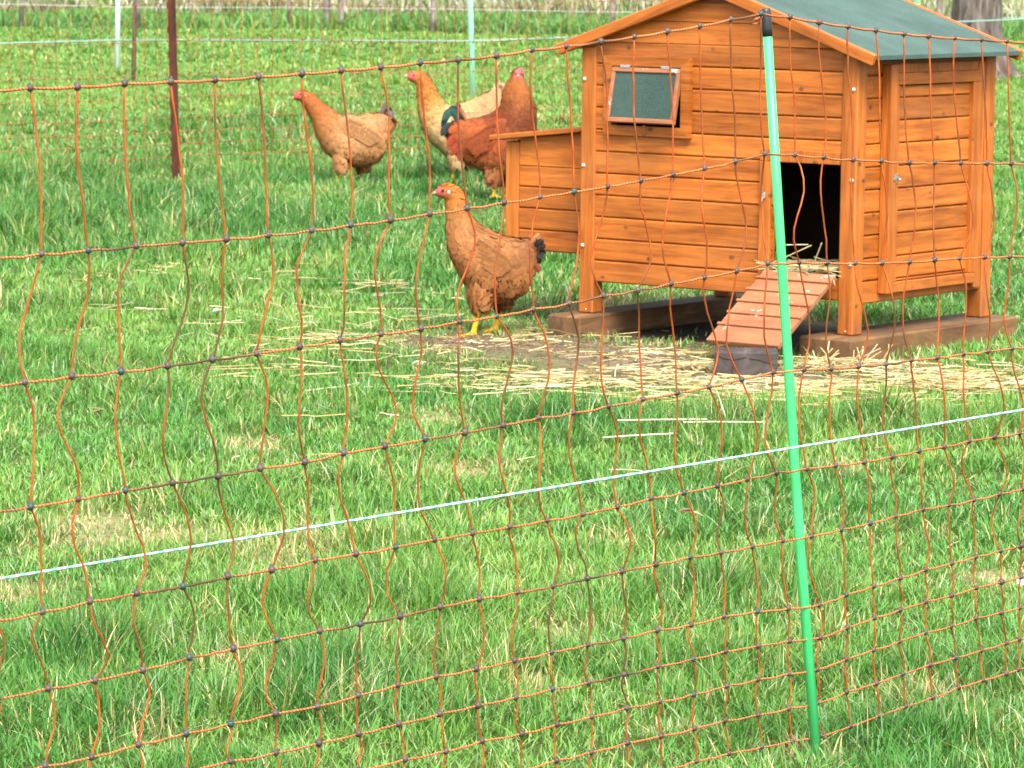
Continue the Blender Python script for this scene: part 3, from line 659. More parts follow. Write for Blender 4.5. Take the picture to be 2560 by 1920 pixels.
    # plumage: many small overlapping feathers lying along the body
    ok = np.where((~shank) & (V[:, 2] > shank_top+.012) & (fm[:, 0] < .3))[0]; nf = int(pal.get('n', 2400)*1.7); pick = RNG.choice(ok, nf)
    b = MB(); cols = []; nrm = []
    for i in pick:
        nn = Vector(N[i]); T = tan[ti[i]]; f = Vector((-T[0], 0, -T[1])); f = f - nn*f.dot(nn)
        low_ = max(0, .2-V[i, 2])*4; f += Vector((0, 0, -.5*low_)); f -= nn*f.dot(nn)
        if f.length < .05: continue
        f.normalize(); s = nn.cross(f); neck = tt[i] > .6
        L = random.choice((.012, .014, .02) if neck else (.014, .018, .028, .034))*random.uniform(.8, 1.25)*pal.get('fs', 1); wd_ = L*(.26 if neck else .38); p = Vector(V[i]) + nn*.0006; j = .03+random.random()*.045
        vs = [p, p+f*L*.45-s*wd_+nn*L*j*.5, p+f*L*.45+s*wd_+nn*L*j*.5, p+f*L*.85-s*wd_*.75+nn*L*j*.8, p+f*L*.85+s*wd_*.75+nn*L*j*.8, p+f*L+nn*L*j*.75]
        b.add(vs, [(0, 1, 2), (1, 3, 4, 2), (3, 5, 4)]); nrm += [(nn-f*.25).normalized(), (nn-s*.18).normalized(), (nn+s*.18).normalized(), (nn-s*.12+f*.1).normalized(), (nn+s*.12+f*.1).normalized(), (nn+f*.3).normalized()]; c = col[i]*random.uniform(.80, 1.2); cols += [c*.86, c, c, c*pal.get('edge', 1.08), c*pal.get('edge', 1.08), c*pal.get('edge', 1.08)]
    # loose fluff under the belly and on the thighs
    okl = np.where((~shank) & (V[:, 2] > shank_top+.005) & (V[:, 2] < shank_top+.12))[0]
    for i in RNG.choice(okl, 380):
        nn = Vector(N[i]); f = Vector((0.5*(-tan[ti[i]][0]), 0, -.8))+nn*.35+Vector((random.gauss(0, .25), random.gauss(0, .25), 0)); f.normalize(); s = nn.cross(f)
        if s.length < .05: continue
        s.normalize(); L = random.uniform(.012, .026); p = Vector(V[i]); vs = [p-s*.0022, p+s*.0022, p+f*L+nn*.002]; b.add(vs, [(0, 1, 2)]); nrm += [nn]*3; c = col[i]*random.uniform(.85, 1.3); cols += [c, c, c*1.1]
    me = bpy.data.meshes.new('plumage'); me.from_pydata(b.v, [], b.f); colattr(me, np.array(cols)); me.materials.append(M['plume']); me.polygons.foreach_set('use_smooth', [True]*len(me.polygons))
    me.normals_split_custom_set_from_vertices([tuple(q) for q in nrm])
    pl = bpy.data.objects.new('plumage', me); COL.objects.link(pl); pl.parent = body
    # wings
    for sd in (-1, 1):
        b = MB(); cols = []; wc = np.array(pal['wing'])*.74
        P = []
        for (xy, hh, yy, th) in wing:
            q = cv(xy); P.append([q[0], sd*yy*px, q[1], hh*px, th*px])
        Q = catmull(np.array(P), 4); K2 = 12; vs = []
        for r_ in Q:
            for k in range(K2):
                a = 2*math.pi*k/K2; vs.append((r_[0]+math.sin(a)*r_[3]*.25, r_[1]+math.cos(a)*r_[4], r_[2]+math.sin(a)*r_[3]))
        m_ = len(Q); b.add(vs, [(i*K2+k, i*K2+(k+1) % K2, (i+1)*K2+(k+1) % K2, (i+1)*K2+k) for i in range(m_-1) for k in range(K2)]+[tuple(range(K2)), tuple((m_-1)*K2+k for k in range(K2))])
        cols += [wc*(.9+.2*random.random()) for _ in vs]
        # long flight feathers folded over it
        for f in range(6):
            t = f/5; r0 = Q[int(m_*.35)]; r1 = Q[-1]; start = Vector((r0[0]*(1-.25*t)+r1[0]*.25*t, r0[1]+sd*r0[4]*.9, r0[2]+r0[3]*(.7-1.5*t))); end = Vector((r1[0]+(r1[0]-r0[0])*(.22-.35*t), r1[1]+sd*(r1[4]*1.3+.003), r1[2]+r1[3]*(.9-1.6*t)-.004))
            d = (end-start); L = d.length; d.normalize(); s = Vector((0, sd, 0)).cross(d); w_ = .0125*pal.get('fs', 1); rr = []
            for k in range(6):
                u = k/5; ww = w_*(.55+.6*u if u < .75 else (1.0-((u-.75)/.25)**2*.85)); p = start+d*L*u+Vector((0, sd*(.004+.004*f*.2), 0)); rr += [p-s*ww, p+s*ww+Vector((0, sd*.0015, 0))]
            c = wc*(.84+.3*((f*37) % 10)/10); b.add(rr, [(2*k, 2*k+1, 2*k+3, 2*k+2) for k in range(5)]); cols += [c*(.8 if q % 2 else 1.08) for q in range(len(rr))]
        for f in range(170):
            i = random.randrange(0, int(m_*.75)); a = random.uniform(-1.1, 1.1); r_ = Q[i]; p = Vector((r_[0]+math.sin(a)*r_[3]*.25, r_[1]+sd*math.cos(a)*r_[4]*1.03, r_[2]+math.sin(a)*r_[3])); d = Vector((Q[-1][0]-Q[0][0], 0, Q[-1][2]-Q[0][2])).normalized(); s = Vector((0, sd, 0)).cross(d); L = .016*pal.get('fs', 1); w_ = L*.36
            vs = [p, p+d*L*.5-s*w_+Vector((0, sd*.0015, 0)), p+d*L*.5+s*w_+Vector((0, sd*.0015, 0)), p+d*L+Vector((0, sd*.003, 0))]; b.add(vs, [(0, 1, 3, 2)]); c = wc*random.uniform(.8, 1.2); cols += [c*.85, c, c, c*1.1]
        me = bpy.data.meshes.new('wing'); me.from_pydata(b.v, [], b.f); colattr(me, np.array(cols)); me.materials.append(M['plume']); me.polygons.foreach_set('use_smooth', [True]*len(me.polygons))
        w = bpy.data.objects.new('wing', me); COL.objects.link(w); w.parent = body
    # tail fan: curved feathers (root, mid, tip, width, side offset, colour)
    b = MB(); cols = []
    for root, mid, tip, wd_, y0, y1, c in tail:
        P = catmull(np.array([[*cv(root), y0*px], [*cv(mid), (y0+y1)/2*px], [*cv(tip), y1*px]]), 5); rr = []; nP = len(P)
        for k, q in enumerate(P):
            u = k/(nP-1); t = P[min(k+1, nP-1)]-P[max(k-1, 0)]; t = t/np.linalg.norm(t[:2]); ww = wd_*px*(.45+.75*u if u < .7 else 1.0*math.sqrt(max(.03, 1-((u-.7)/.3)**2)))
            nx, nz_ = -t[1], t[0]; 
            for s_, e_ in ((-1, .0), (0, .0025), (1, .0)): rr.append((q[0]+nx*ww*s_, q[2]+e_*(1 if y1 >= 0 else -1), q[1]+nz_*ww*s_))
        b.add(rr, [(3*k+j, 3*k+j+1, 3*k+j+4, 3*k+j+3) for k in range(nP-1) for j in (0, 1)]); cols += [np.array(c)*random.uniform(.85, 1.15) for _ in rr]
    me = bpy.data.meshes.new('tail'); me.from_pydata(b.v, [], b.f); colattr(me, np.array(cols)); me.materials.append(M['plume'])
    tl = bpy.data.objects.new('tail', me); COL.objects.link(tl); tl.parent = body
    # beak
    hx = V[tt > .8]; b = MB(); (b0, b1, br, y0, y1) = beak; p0, p1 = cv(b0), cv(b1)
    b.tube([(p0[0], y0, p0[1]), (p0[0]*.5+p1[0]*.5, (y0+y1)/2, p0[1]*.42+p1[1]*.58+br*px*.25), (p1[0], y1, p1[1])], [br*px, br*px*.66, .0008], 8); bk = b.build('beak', simple('beak_horn', (.42, .26, .12), .4), body, True)
    for e in eye:
        q = cv(e[0]); ey = MB().ball((q[0], e[1]*px, q[1]), .0048, 0, 2).build('eye', M['eye'], body, True)
    b = MB(); cols = []
    for (c0, r, sc_, y) in comb: q = cv(c0); k = len(b.v); b.ball((q[0], y*px, q[1]), r*px, 0, 2, sc_); cols += [np.array(pal.get('combc', (.50, .07, .08)))*.75*random.uniform(.9, 1.1)]*(len(b.v)-k)
    cm = b.build('comb', M['skin'], body, True); colattr(cm.data, np.array(cols))
    if extra: extra(body, cv, px)
    return body
def place(o, sx, sy, gz=0.0, yaw=0.0, Y=None):
    """stand the bird on the ground at the spot seen at photo pixel (sx, sy); used once to get its world position"""
    d = fw*FPX + ri2*(sx-1280) - up2*(sy-960); t = (gz-CAM_H)/d.z; p = Vector((0, 0, CAM_H))+d*t
    o.location = p; o.rotation_euler = (0, 0, yaw); return p

FAW, BLK = (.30, .125, .038), (.012, .012, .013)
def lobe(xy, y, r=.0042, c=(.75, .62, .55)):
    def f(body, cv, px):
        for s_ in (-1, 1):
            q = cv(xy); o = MB().ball((q[0], s_*y*px, q[1]), r, 0, 2, (1, .5, 1.3)).build('ear_lobe', simple('pale_ear_lobe', c, .5), body, True)
    return f
# hen beside the coop (traced at 0.312 mm per unit)
henA = bird('hen', 'tawny brown hen with black tail and yellow legs standing beside the coop', 'hen', (612, 1590), .000312,
    [((1100, 690), (1095, 860), 26), ((1030, 650), (1055, 1000), 70), ((930, 625), (985, 1150), 118), ((810, 600), (880, 1225), 158), ((690, 555), (740, 1265), 186), ((600, 510), (590, 1250), 192),
     ((560, 482), (455, 1120), 182), ((525, 455), (345, 940), 165), ((497, 425), (268, 745), 132), ((478, 390), (243, 600), 108), ((462, 330), (233, 450), 90), ((440, 255), (226, 335), 78), ((395, 175), (222, 265), 70), ((310, 118), (205, 245), 66), ((235, 100), (165, 238), 56), ((165, 130), (138, 225), 38), ((135, 160), (122, 212), 20)],
    [((560, 1080), (555, 1350), (508, 1585), -.040, -1), ((745, 1080), (775, 1330), (712, 1565), .045, -1)],
    dict(along={0: (.16, .055, .018), .12: (.27, .105, .032), .45: (.36, .145, .045), .62: (.40, .165, .048), .72: (.44, .155, .028), .88: (.38, .115, .020), 1: (.32, .09, .018)}, wing=(.37, .150, .048), low=.35, lowc=(.24, .095, .03), n=2800),
    ((142, 190), (90, 208), 20, 0, 0), [((203, 165), -58), ((203, 165), 58)], [((150, 170), 18, (1.5, .5, .8), 0), ((172, 135), 14, (1.6, .4, .6), 0), ((165, 218), 14, (.9, .5, 1), -20), ((165, 218), 14, (.9, .5, 1), 20)],
    [((430, 700), 60, 120, 16), ((520, 740), 150, 150, 36), ((630, 790), 175, 164, 38), ((740, 850), 125, 164, 30), ((830, 925), 45, 156, 12)],
    [((1000, 720), (1090, 640), (1150, 572), 26, -30, -34, (.28, .13, .05)), ((1000, 720), (1100, 650), (1155, 590), 24, 30, 34, (.26, .12, .05)),
     ((1020, 760), (1120, 680), (1185, 640), 34, -18, -22, BLK), ((1020, 760), (1130, 710), (1205, 700), 36, -10, -14, BLK), ((1030, 800), (1130, 760), (1208, 770), 36, 0, 0, BLK), ((1020, 760), (1130, 710), (1205, 690), 36, 12, 14, BLK),
     ((1030, 840), (1120, 810), (1170, 830), 36, -8, -10, BLK), ((1030, 840), (1120, 830), (1160, 870), 34, 8, 10, (.08, .02, .01)), ((1030, 880), (1110, 890), (1150, 950), 36, -6, -8, (.16, .035, .012)), ((1010, 920), (1070, 960), (1100, 1000), 36, 4, 6, (.15, .04, .012))],
    face=((175, 190), 55), extra=lobe((262, 182), 66))
place(henA, 1050+612/3.857, 430+1588/3.857, -.004)
# buff hen at the left
henB = bird('hen', 'buff hen with pale back and grey black tail tip, leftmost of the flock', 'hen', (985, 1450), .000354,
    [((1540, 560), (1525, 730), 30), ((1450, 500), (1470, 840), 75), ((1330, 480), (1420, 1000), 120), ((1200, 492), (1330, 1130), 160), ((1050, 512), (1200, 1190), 186), ((930, 522), (1040, 1200), 196),
     ((850, 510), (860, 1190), 196), ((795, 478), (720, 1080), 184), ((740, 428), (590, 960), 164), ((690, 390), (512, 800), 140), ((630, 352), (462, 650), 118), ((560, 300), (412, 540), 98), ((495, 240), (345, 425), 84), ((420, 190), (285, 325), 74), ((330, 160), (245, 300), 64), ((255, 165), (205, 298), 50), ((205, 210), (182, 288), 30)],
    [((850, 1010), (810, 1290), (800, 1440), -.050, -1), ((1120, 1010), (1110, 1310), (1130, 1450), .050, -1)],
    dict(along={0: (.32, .14, .05), .12: (.39, .18, .066), .35: (.50, .26, .105), .5: (.40, .17, .055), .66: (.34, .105, .022), .82: (.32, .09, .017), 1: (.27, .075, .018)}, wing=(.46, .22, .085), low=.5, lowc=(.26, .105, .035), n=2400, fs=1.05),
    ((200, 262), (152, 288), 18, 0, 0), [((285, 215), -58), ((285, 215), 58)], [((215, 230), 28, (1.1, .5, 1.3), 0), ((235, 180), 18, (1.6, .4, .7), 0), ((240, 300), 16, (.8, .4, 1), 0)],
    [((790, 600), 60, 130, 16), ((920, 640), 140, 158, 36), ((1070, 710), 165, 168, 40), ((1220, 780), 120, 164, 30), ((1330, 850), 45, 150, 12)],
    [((1380, 540), (1410, 420), (1475, 295), 34, -10, -20, (.10, .085, .075)), ((1400, 560), (1470, 450), (1545, 430), 56, 6, 10, (.03, .03, .035)), ((1420, 590), (1490, 490), (1570, 490), 58, -6, -10, (.10, .10, .11)), ((1420, 600), (1500, 560), (1540, 560), 50, 20, 26, (.40, .2, .08)), ((1420, 620), (1500, 620), (1540, 640), 50, -20, -26, (.38, .18, .07)), ((1400, 700), (1470, 740), (1520, 780), 50, -15, -15, (.34, .15, .055))],
    face=((245, 235), 62), extra=lobe((355, 240), 62, .004))
place(henB, 700+985/5.53, 200+1450/5.53)
# pale hen behind the rooster
henC = bird('hen', 'cream buff hen with orange neck partly hidden behind the dark red rooster', 'hen', (480, 1395), .000446,
    [((1010, 330), (1030, 500), 35), ((930, 355), (1000, 680), 80), ((830, 400), (930, 850), 120), ((700, 465), (830, 1000), 150), ((590, 505), (700, 1110), 168), ((500, 528), (580, 1160), 172),
     ((440, 530), (470, 1150), 170), ((405, 515), (360, 1040), 158), ((380, 490), (215, 900), 140), ((355, 460), (135, 740), 118), ((330, 420), (100, 590), 98), ((295, 350), (84, 450), 82), ((255, 285), (78, 345), 68), ((205, 215), (60, 300), 58), ((130, 168), (25, 278), 52), ((50, 165), (-12, 262), 38), ((0, 185), (-28, 240), 22)],
    [((520, 1000), (500, 1240), (480, 1390), -.05, -1), ((640, 1000), (640, 1240), (620, 1385), .05, -1)],
    dict(along={0: (.38, .23, .10), .2: (.52, .31, .125), .45: (.64, .42, .19), .56: (.56, .33, .11), .64: (.50, .20, .035), .8: (.44, .14, .022), 1: (.32, .09, .02)}, wing=(.56, .38, .19), low=.2, lowc=(.4, .27, .14), n=2400, fs=1.15, edge=.8),
    ((-15, 212), (-62, 232), 15, 0, 0), [((52, 205), -44), ((52, 205), 44)], [((-5, 205), 20, (1, .5, 1.1), 0), ((20, 170), 14, (1.5, .4, .6), 0), ((10, 262), 14, (.8, .4, 1), 0)],
    [((480, 640), 60, 140, 18), ((580, 690), 110, 158, 26), ((690, 700), 110, 155, 26), ((800, 680), 80, 140, 20), ((900, 640), 30, 110, 10)],
    [((930, 450), (985, 360), (1040, 300), 34, -10, -16, (.36, .26, .15)), ((930, 470), (1000, 400), (1070, 350), 34, 8, 12, (.2, .15, .1)), ((930, 520), (1010, 470), (1080, 430), 36, 0, 0, (.45, .33, .18))],
    face=((25, 215), 52))
place(henC, 1020+480/4.366, 140+1397/4.366)
# rooster: body to the right, head turned to the camera
rooster = bird('rooster', 'dark red rooster with green black tail, head turned to the camera by the nest box', 'rooster', (985, 1550), .000424,
    [((470, 760), (470, 980), 45), ((560, 710), (540, 1080), 90), ((680, 692), (660, 1175), 130), ((800, 660), (800, 1250), 165), ((905, 615), (940, 1330), 188), ((975, 560), (1090, 1320), 200),
     ((1000, 520), (1230, 1210), 200), ((1004, 480), (1340, 1030), 190), ((1006, 440), (1388, 850), 178), ((1012, 405), (1392, 690), 164), ((1022, 365), (1385, 560), 150), ((1040, 325), (1352, 445), 134), ((1062, 285), (1315, 360), 114), ((1090, 240), (1275, 290), 92), ((1118, 190), (1250, 235), 76), ((1135, 150), (1240, 165), 60), ((1160, 132), (1222, 138), 36)],
    [((960, 1180), (945, 1400), (935, 1545), -.045, 1), ((1040, 1180), (1020, 1405), (1015, 1550), .045, 1)],
    dict(along={0: (.18, .04, .012), .15: (.32, .075, .016), .35: (.26, .058, .015), .5: (.19, .042, .012), .62: (.29, .085, .018), .8: (.35, .105, .020), 1: (.34, .09, .018)}, wing=(.27, .055, .013), low=.45, lowc=(.25, .12, .045), n=2600, fs=1.15, face=(.55, .12, .12), combc=(.66, .09, .13)),
    ((1185, 205), (1183, 222), 16, -.030, -.058), [((1160, 188), -62), ((1222, 190), -60)], [((1212, 152), 24, (1.0, 1.3, 1.35), -10), ((1225, 185), 22, (.8, .8, 1.5), -48), ((1195, 240), 14, (.8, .5, 1.5), -70), ((1172, 236), 13, (.7, .5, 1.4), -70), ((1218, 138), 14, (.9, 1.6, 1), 10)],
    [((1080, 780), 90, 150, 18), ((970, 840), 170, 165, 38), ((850, 900), 180, 162, 38), ((740, 960), 130, 150, 28), ((660, 1010), 50, 132, 12)],
    [((560, 780), (470, 610), (372, 700), 46, -20, -60, (.018, .055, .045)), ((570, 800), (460, 600), (355, 780), 40, 10, 20, (.014, .05, .042)), ((580, 760), (520, 590), (420, 610), 40, 30, 40, (.02, .07, .055)), ((560, 840), (450, 760), (350, 870), 44, -30, -50, (.02, .025, .022)), ((560, 850), (470, 800), (400, 900), 40, 20, 30, (.02, .045, .038)),
     ((600, 760), (560, 590), (520, 510), 24, 0, 10, (.05, .045, .035)), ((640, 740), (600, 640), (560, 560), 22, -40, -50, (.28, .12, .05)),
     ((640, 860), (500, 880), (425, 1000), 40, -70, -90, (.22, .03, .008)), ((660, 920), (540, 960), (470, 1090), 40, -75, -100, (.2, .028, .008)), ((680, 960), (580, 1030), (560, 1140), 40, -80, -105, (.15, .022, .008)), ((650, 800), (520, 780), (440, 840), 40, -60, -80, (.33, .065, .012)), ((650, 780), (540, 740), (470, 770), 36, 50, 70, (.3, .06, .012))],
    face=((1190, 190), 60, -.03))
place(rooster, 1020+985/4.366, 140+1550/4.366)

# knots of the near net: 11 rows of (x, y, z) in millimetres
NET=[[(-907,4306,1002),(-851,4358,1003),(-804,4403,1005),(-754,4450,1006),(-697,4502,1008),(-644,4552,1009),(-593,4600,1011),(-541,4649,1011),(-488,4698,1014),(-435,4748,1015),(-383,4796,1016),(-331,4845,1019),(-278,4894,1022),(-229,4940,1025),(-179,4987,1028),(-128,5035,1033),(-78,5081,1036),(-27,5129,1041),(22,5174,1048),(69,5218,1052),(118,5264,1058),(166,5309,1064),(214,5354,1071),(262,5399,1078),(309,5442,1087),(355,5485,1095),(400,5524,1090),(447,5573,1082),(494,5620,1075),(540,5668,1069),(587,5715,1063),(629,5759,1059),(675,5806,1055),(722,5854,1052),(767,5900,1049),(810,5945,1046),(857,5993,1044),(898,6035,1042),(947,6085,1040),(992,6131,1038),(1040,6180,1035),(1082,6224,1033)],[(-896,4317,798),(-846,4363,799),(-787,4419,801),(-743,4459,802),(-683,4516,804),(-634,4561,805),(-581,4611,807),(-529,4659,808),(-475,4710,810),(-421,4760,811),(-369,4809,812),(-318,4857,814),(-265,4906,817),(-216,4952,821),(-165,4999,825),(-114,5048,830),(-64,5094,835),(-14,5140,840),(35,5186,845),(83,5232,850),(131,5276,855),(179,5321,861),(226,5366,867),(273,5409,874),(320,5453,882),(365,5495,891),(412,5536,888),(459,5585,882),(507,5634,876),(554,5682,872),(601,5730,867),(645,5775,865),(691,5823,862),(737,5869,860),(781,5915,857),(824,5959,856),(870,6006,854),(915,6052,852),(962,6101,851),(1006,6146,849),(1055,6196,848),(1093,6235,846)],[(-921,4293,637),(-866,4344,639),(-809,4398,641),(-762,4442,643),(-705,4495,645),(-653,4543,647),(-600,4593,650),(-548,4642,652),(-492,4694,653),(-438,4744,655),(-385,4794,658),(-332,4843,661),(-279,4893,665),(-228,4941,669),(-176,4989,673),(-124,5038,676),(-73,5086,681),(-22,5133,684),(28,5180,690),(78,5226,694),(127,5273,701),(177,5320,705),(226,5365,711),(276,5412,716),(325,5458,722),(373,5503,730),(423,5547,728),(468,5593,724),(514,5641,720),(559,5687,717),(606,5735,715),(649,5779,715),(693,5825,714),(738,5871,712),(783,5917,710),(824,5959,709),(873,6010,708),(916,6053,708),(962,6100,707),(1006,6146,706),(1046,6187,706),(1091,6233,705)],[(-915,4299,480),(-861,4349,482),(-807,4399,485),(-757,4446,487),(-703,4497,490),(-648,4549,492),(-594,4599,494),(-541,4648,497),(-487,4699,501),(-432,4750,504),(-378,4801,506),(-327,4849,510),(-272,4899,512),(-223,4946,518),(-170,4995,521),(-117,5045,525),(-64,5094,528),(-12,5143,532),(37,5189,537),(87,5235,539),(137,5282,543),(187,5328,548),(238,5376,552),(286,5421,556),(336,5467,562),(385,5514,568),(434,5559,567),(478,5604,564),(524,5651,563),(570,5698,561),(613,5743,563),(658,5789,562),(704,5836,563),(748,5881,563),(792,5926,563),(836,5971,563),(881,6017,563),(926,6063,563),(975,6114,563),(1015,6154,563),(1060,6201,563),(1106,6248,563)],[(-908,4306,345),(-848,4362,347),(-798,4408,350),(-743,4460,352),(-688,4511,355),(-633,4562,357),(-581,4611,360),(-528,4660,365),(-474,4711,367),(-420,4762,368),(-366,4812,373),(-312,4862,374),(-258,4913,379),(-206,4961,380),(-155,5009,382),(-103,5057,385),(-52,5106,387),(-1,5153,389),(51,5201,391),(102,5249,393),(152,5296,397),(201,5341,403),(251,5388,405),(301,5435,409),(348,5479,413),(394,5522,417),(442,5567,417),(489,5615,416),(537,5665,415),(584,5712,417),(630,5760,420),(674,5805,421),(719,5851,424),(764,5898,425),(810,5945,425),(854,5990,426),(900,6037,426),(947,6085,427),(991,6130,428),(1037,6177,429),(1080,6221,430),(1125,6267,430)],[(-903,4310,245),(-842,4367,248),(-789,4416,250),(-740,4463,253),(-681,4518,256),(-630,4565,259),(-575,4616,262),(-522,4666,263),(-467,4718,267),(-412,4769,274),(-359,4818,277),(-305,4869,280),(-252,4919,283),(-200,4967,284),(-148,5016,286),(-95,5065,291),(-42,5114,294),(11,5164,295),(61,5211,296),(110,5257,300),(160,5303,303),(210,5350,306),(262,5398,309),(309,5443,309),(358,5488,311),(406,5533,313),(452,5577,313),(501,5628,316),(549,5676,319),(593,5722,323),(640,5770,327),(685,5816,327),(730,5862,329),(776,5910,332),(820,5955,334),(864,6000,335),(907,6044,336),(958,6097,337),(999,6138,339),(1047,6187,340),(1088,6229,341),(1134,6277,342)],[(-909,4304,150),(-851,4358,152),(-795,4411,155),(-739,4463,157),(-683,4516,159),(-629,4566,162),(-579,4613,164),(-526,4662,165),(-472,4713,171),(-416,4765,175),(-362,4815,178),(-307,4867,181),(-254,4917,181),(-202,4965,187),(-150,5014,192),(-99,5062,195),(-45,5112,196),(8,5161,199),(60,5210,202),(112,5258,204),(164,5307,205),(214,5354,209),(265,5402,208),(315,5448,213),(368,5498,212),(417,5543,209),(467,5592,206),(512,5639,214),(558,5686,220),(603,5732,225),(647,5778,231),(693,5824,234),(736,5869,237),(781,5914,240),(820,5955,242),(861,5997,244),(908,6045,245),(948,6086,247),(992,6131,249),(1032,6172,250),(1075,6217,252),(1120,6262,254)],[(-906,4308,100),(-851,4359,102),(-799,4407,105),(-741,4462,107),(-688,4511,109),(-631,4565,111),(-579,4613,114),(-526,4662,115),(-472,4713,121),(-416,4765,125),(-362,4815,128),(-306,4868,128),(-252,4918,131),(-201,4967,134),(-149,5015,138),(-94,5066,142),(-42,5115,144),(10,5164,146),(62,5212,149),(114,5261,149),(165,5308,152),(216,5356,155),(269,5405,157),(319,5452,160),(370,5499,160),(420,5546,159),(470,5596,155),(515,5642,163),(560,5688,170),(604,5733,175),(649,5780,180),(694,5825,182),(738,5871,187),(784,5917,189),(820,5955,191),(865,6001,192),(906,6043,194),(948,6086,196),(990,6129,197),(1033,6173,199),(1078,6219,201),(1120,6262,202)],[(-908,4305,50),(-848,4362,52),(-798,4409,55),(-741,4462,57),(-689,4510,59),(-634,4562,61),(-579,4613,64),(-526,4662,65),(-472,4713,71),(-416,4765,75),(-362,4815,78),(-306,4868,78),(-252,4918,81),(-201,4967,84),(-140,5024,87),(-85,5074,88),(-36,5120,93),(19,5171,93),(69,5218,97),(119,5265,99),(170,5313,102),(220,5359,103),(271,5407,104),(322,5454,108),(371,5500,109),(420,5546,109),(466,5592,107),(514,5641,114),(560,5689,120),(605,5735,125),(650,5781,131),(695,5827,133),(739,5872,138),(785,5919,139),(820,5955,141),(862,5998,143),(905,6042,144),(948,6086,146),(989,6128,147),(1031,6171,149),(1077,6218,150),(1117,6259,152)],[(-905,4308,-2),(-851,4359,0),(-800,4406,3),(-738,4464,5),(-689,4511,7),(-631,4564,9),(-579,4613,12),(-526,4662,13),(-472,4713,19),(-416,4765,23),(-362,4815,26),(-306,4868,26),(-252,4918,29),(-201,4967,32),(-140,5024,35),(-85,5074,36),(-36,5120,41),(19,5171,41),(69,5218,45),(119,5265,47),(172,5314,51),(222,5361,51),(273,5409,53),(320,5453,56),(372,5501,55),(421,5547,56),(467,5593,55),(516,5643,63),(566,5694,67),(611,5740,73),(659,5790,78),(705,5837,81),(751,5884,84),(797,5931,88),(820,5955,90),(865,6001,92),(905,6042,94),(941,6078,96),(982,6121,98),(1023,6163,100),(1064,6205,101),(1101,6243,103)],[(-903,4310,-53),(-852,4358,-51),(-798,4408,-48),(-743,4460,-46),(-690,4509,-44),(-633,4562,-42),(-579,4613,-39),(-526,4662,-38),(-472,4713,-32),(-416,4765,-28),(-362,4815,-25),(-306,4868,-25),(-252,4918,-22),(-201,4967,-19),(-140,5024,-16),(-85,5074,-15),(-36,5120,-10),(19,5171,-10),(69,5218,-6),(119,5265,-4),(172,5314,0),(222,5361,0),(277,5413,3),(327,5460,5),(379,5508,5),(428,5554,5),(475,5601,3),(524,5651,8),(573,5701,15),(618,5748,20),(665,5796,25),(711,5843,32),(755,5888,35),(798,5932,38),(820,5955,40),(857,5992,42),(892,6028,44),(935,6073,46),(978,6116,48),(1011,6151,50),(1055,6196,53),(1093,6235,55)]]
# ------------------------------------------------------------------ near electric netting
net = empty('electric_netting', (.44, 5.565, 0)); tag(net, 'near orange electric poultry netting with dark knots stretched across the whole view', 'netting')
NO = Vector((.44, 5.565, 0))
G = np.array(NET, float)/1000.0 - np.array(NO)          # rows x columns x 3
nr, nc = G.shape[:2]
# thread direction in plan for the sideways wiggle of the uprights
alongv = np.gradient(G[0], axis=0); alongv[:, 2] = 0; alongv /= np.linalg.norm(alongv, axis=1)[:, None]
normv = np.stack([-alongv[:, 1], alongv[:, 0], 0*alongv[:, 0]], 1)
for i in range(nr):
    pts = []
    for j in range(nc-1):
        a, c = G[i, j], G[i, j+1]
        for k in range(5):
            t = k/5; p = a*(1-t)+c*t; p = p + np.array([0, 0, -.0016*math.sin(math.pi*t)*(1 if i == 0 else random.uniform(.3, 1.6))]); pts.append(p)
    pts.append(G[i, -1]); MB().tube(pts, .00155 if i else .0018, 6).build('horizontal_strand', M['strand_h'], net, True)
amp = [.006, .016, .017, .015, .013, .009, .005, .004, .003, .002]
bias = 1
rg = np.random.default_rng(21)
for j in range(nc):
    pts = []; side = rg.choice([-1, 1]); rightness = .6 if G[0, j, 0] > 0 else 1.0
    for i in range(nr-1):
        a, c = G[i, j], G[i+1, j]; n = 9; A1 = amp[i]*rightness*rg.uniform(.5, 1.35)*side; pk = rg.uniform(.32, .68); sec = rg.normal(0, .30)*amp[i]; B1 = rg.normal(0, .5)*amp[i]
        if rg.random() < .72: side = -side
        for k in range(n):
            t = k/n; tp = t/pk*.5 if t < pk else .5+(t-pk)/(1-pk)*.5
            w = math.sin(math.pi*tp)**1.25*A1 + math.sin(2*math.pi*t)*sec
            pts.append(a*(1-t)+c*t + alongv[j]*w + normv[j]*(math.sin(math.pi*t)*B1) + alongv[j]*rg.normal(0, .0007)*(k > 0))
    pts.append(G[-1, j]+np.array([0, 0, -.004])); MB().tube(pts, .00135, 6).build('vertical_strand', M['strand_v'], net, True)
km = MB().ball((0, 0, 0), .0050, 0, 2); km.tube([(0, 0, .002), (0, 0, .0068)], [.0024, .0016], 6)
k0 = None; rest = MB(); cnt = 0
order = sorted(((i, j) for i in range(nr) for j in range(nc)), key=lambda q: (0 if 6 <= q[1] <= 34 else 1, G[q[0], q[1], 1] + (0 if q[0] < 9 else 5)))
for q, (i, j) in enumerate(order):
    p = G[i, j]; s_ = 1.0+rg.normal(0, .06)
    if q < 100:
        if k0 is None: k0 = km.build('knot', M['knot'], net, True); o = k0
        else: o = k0.copy(); COL.objects.link(o); o.parent = net
        o.location = p; o.rotation_euler = (rg.normal(0, .25), rg.normal(0, .25), rg.random()*6); o.scale = (s_, s_, s_)
    else: rest.ball(p, .0050*s_, 0, 1)
rk = rest.build('knot', M['knot'], net, True); rk['kind'] = 'stuff'
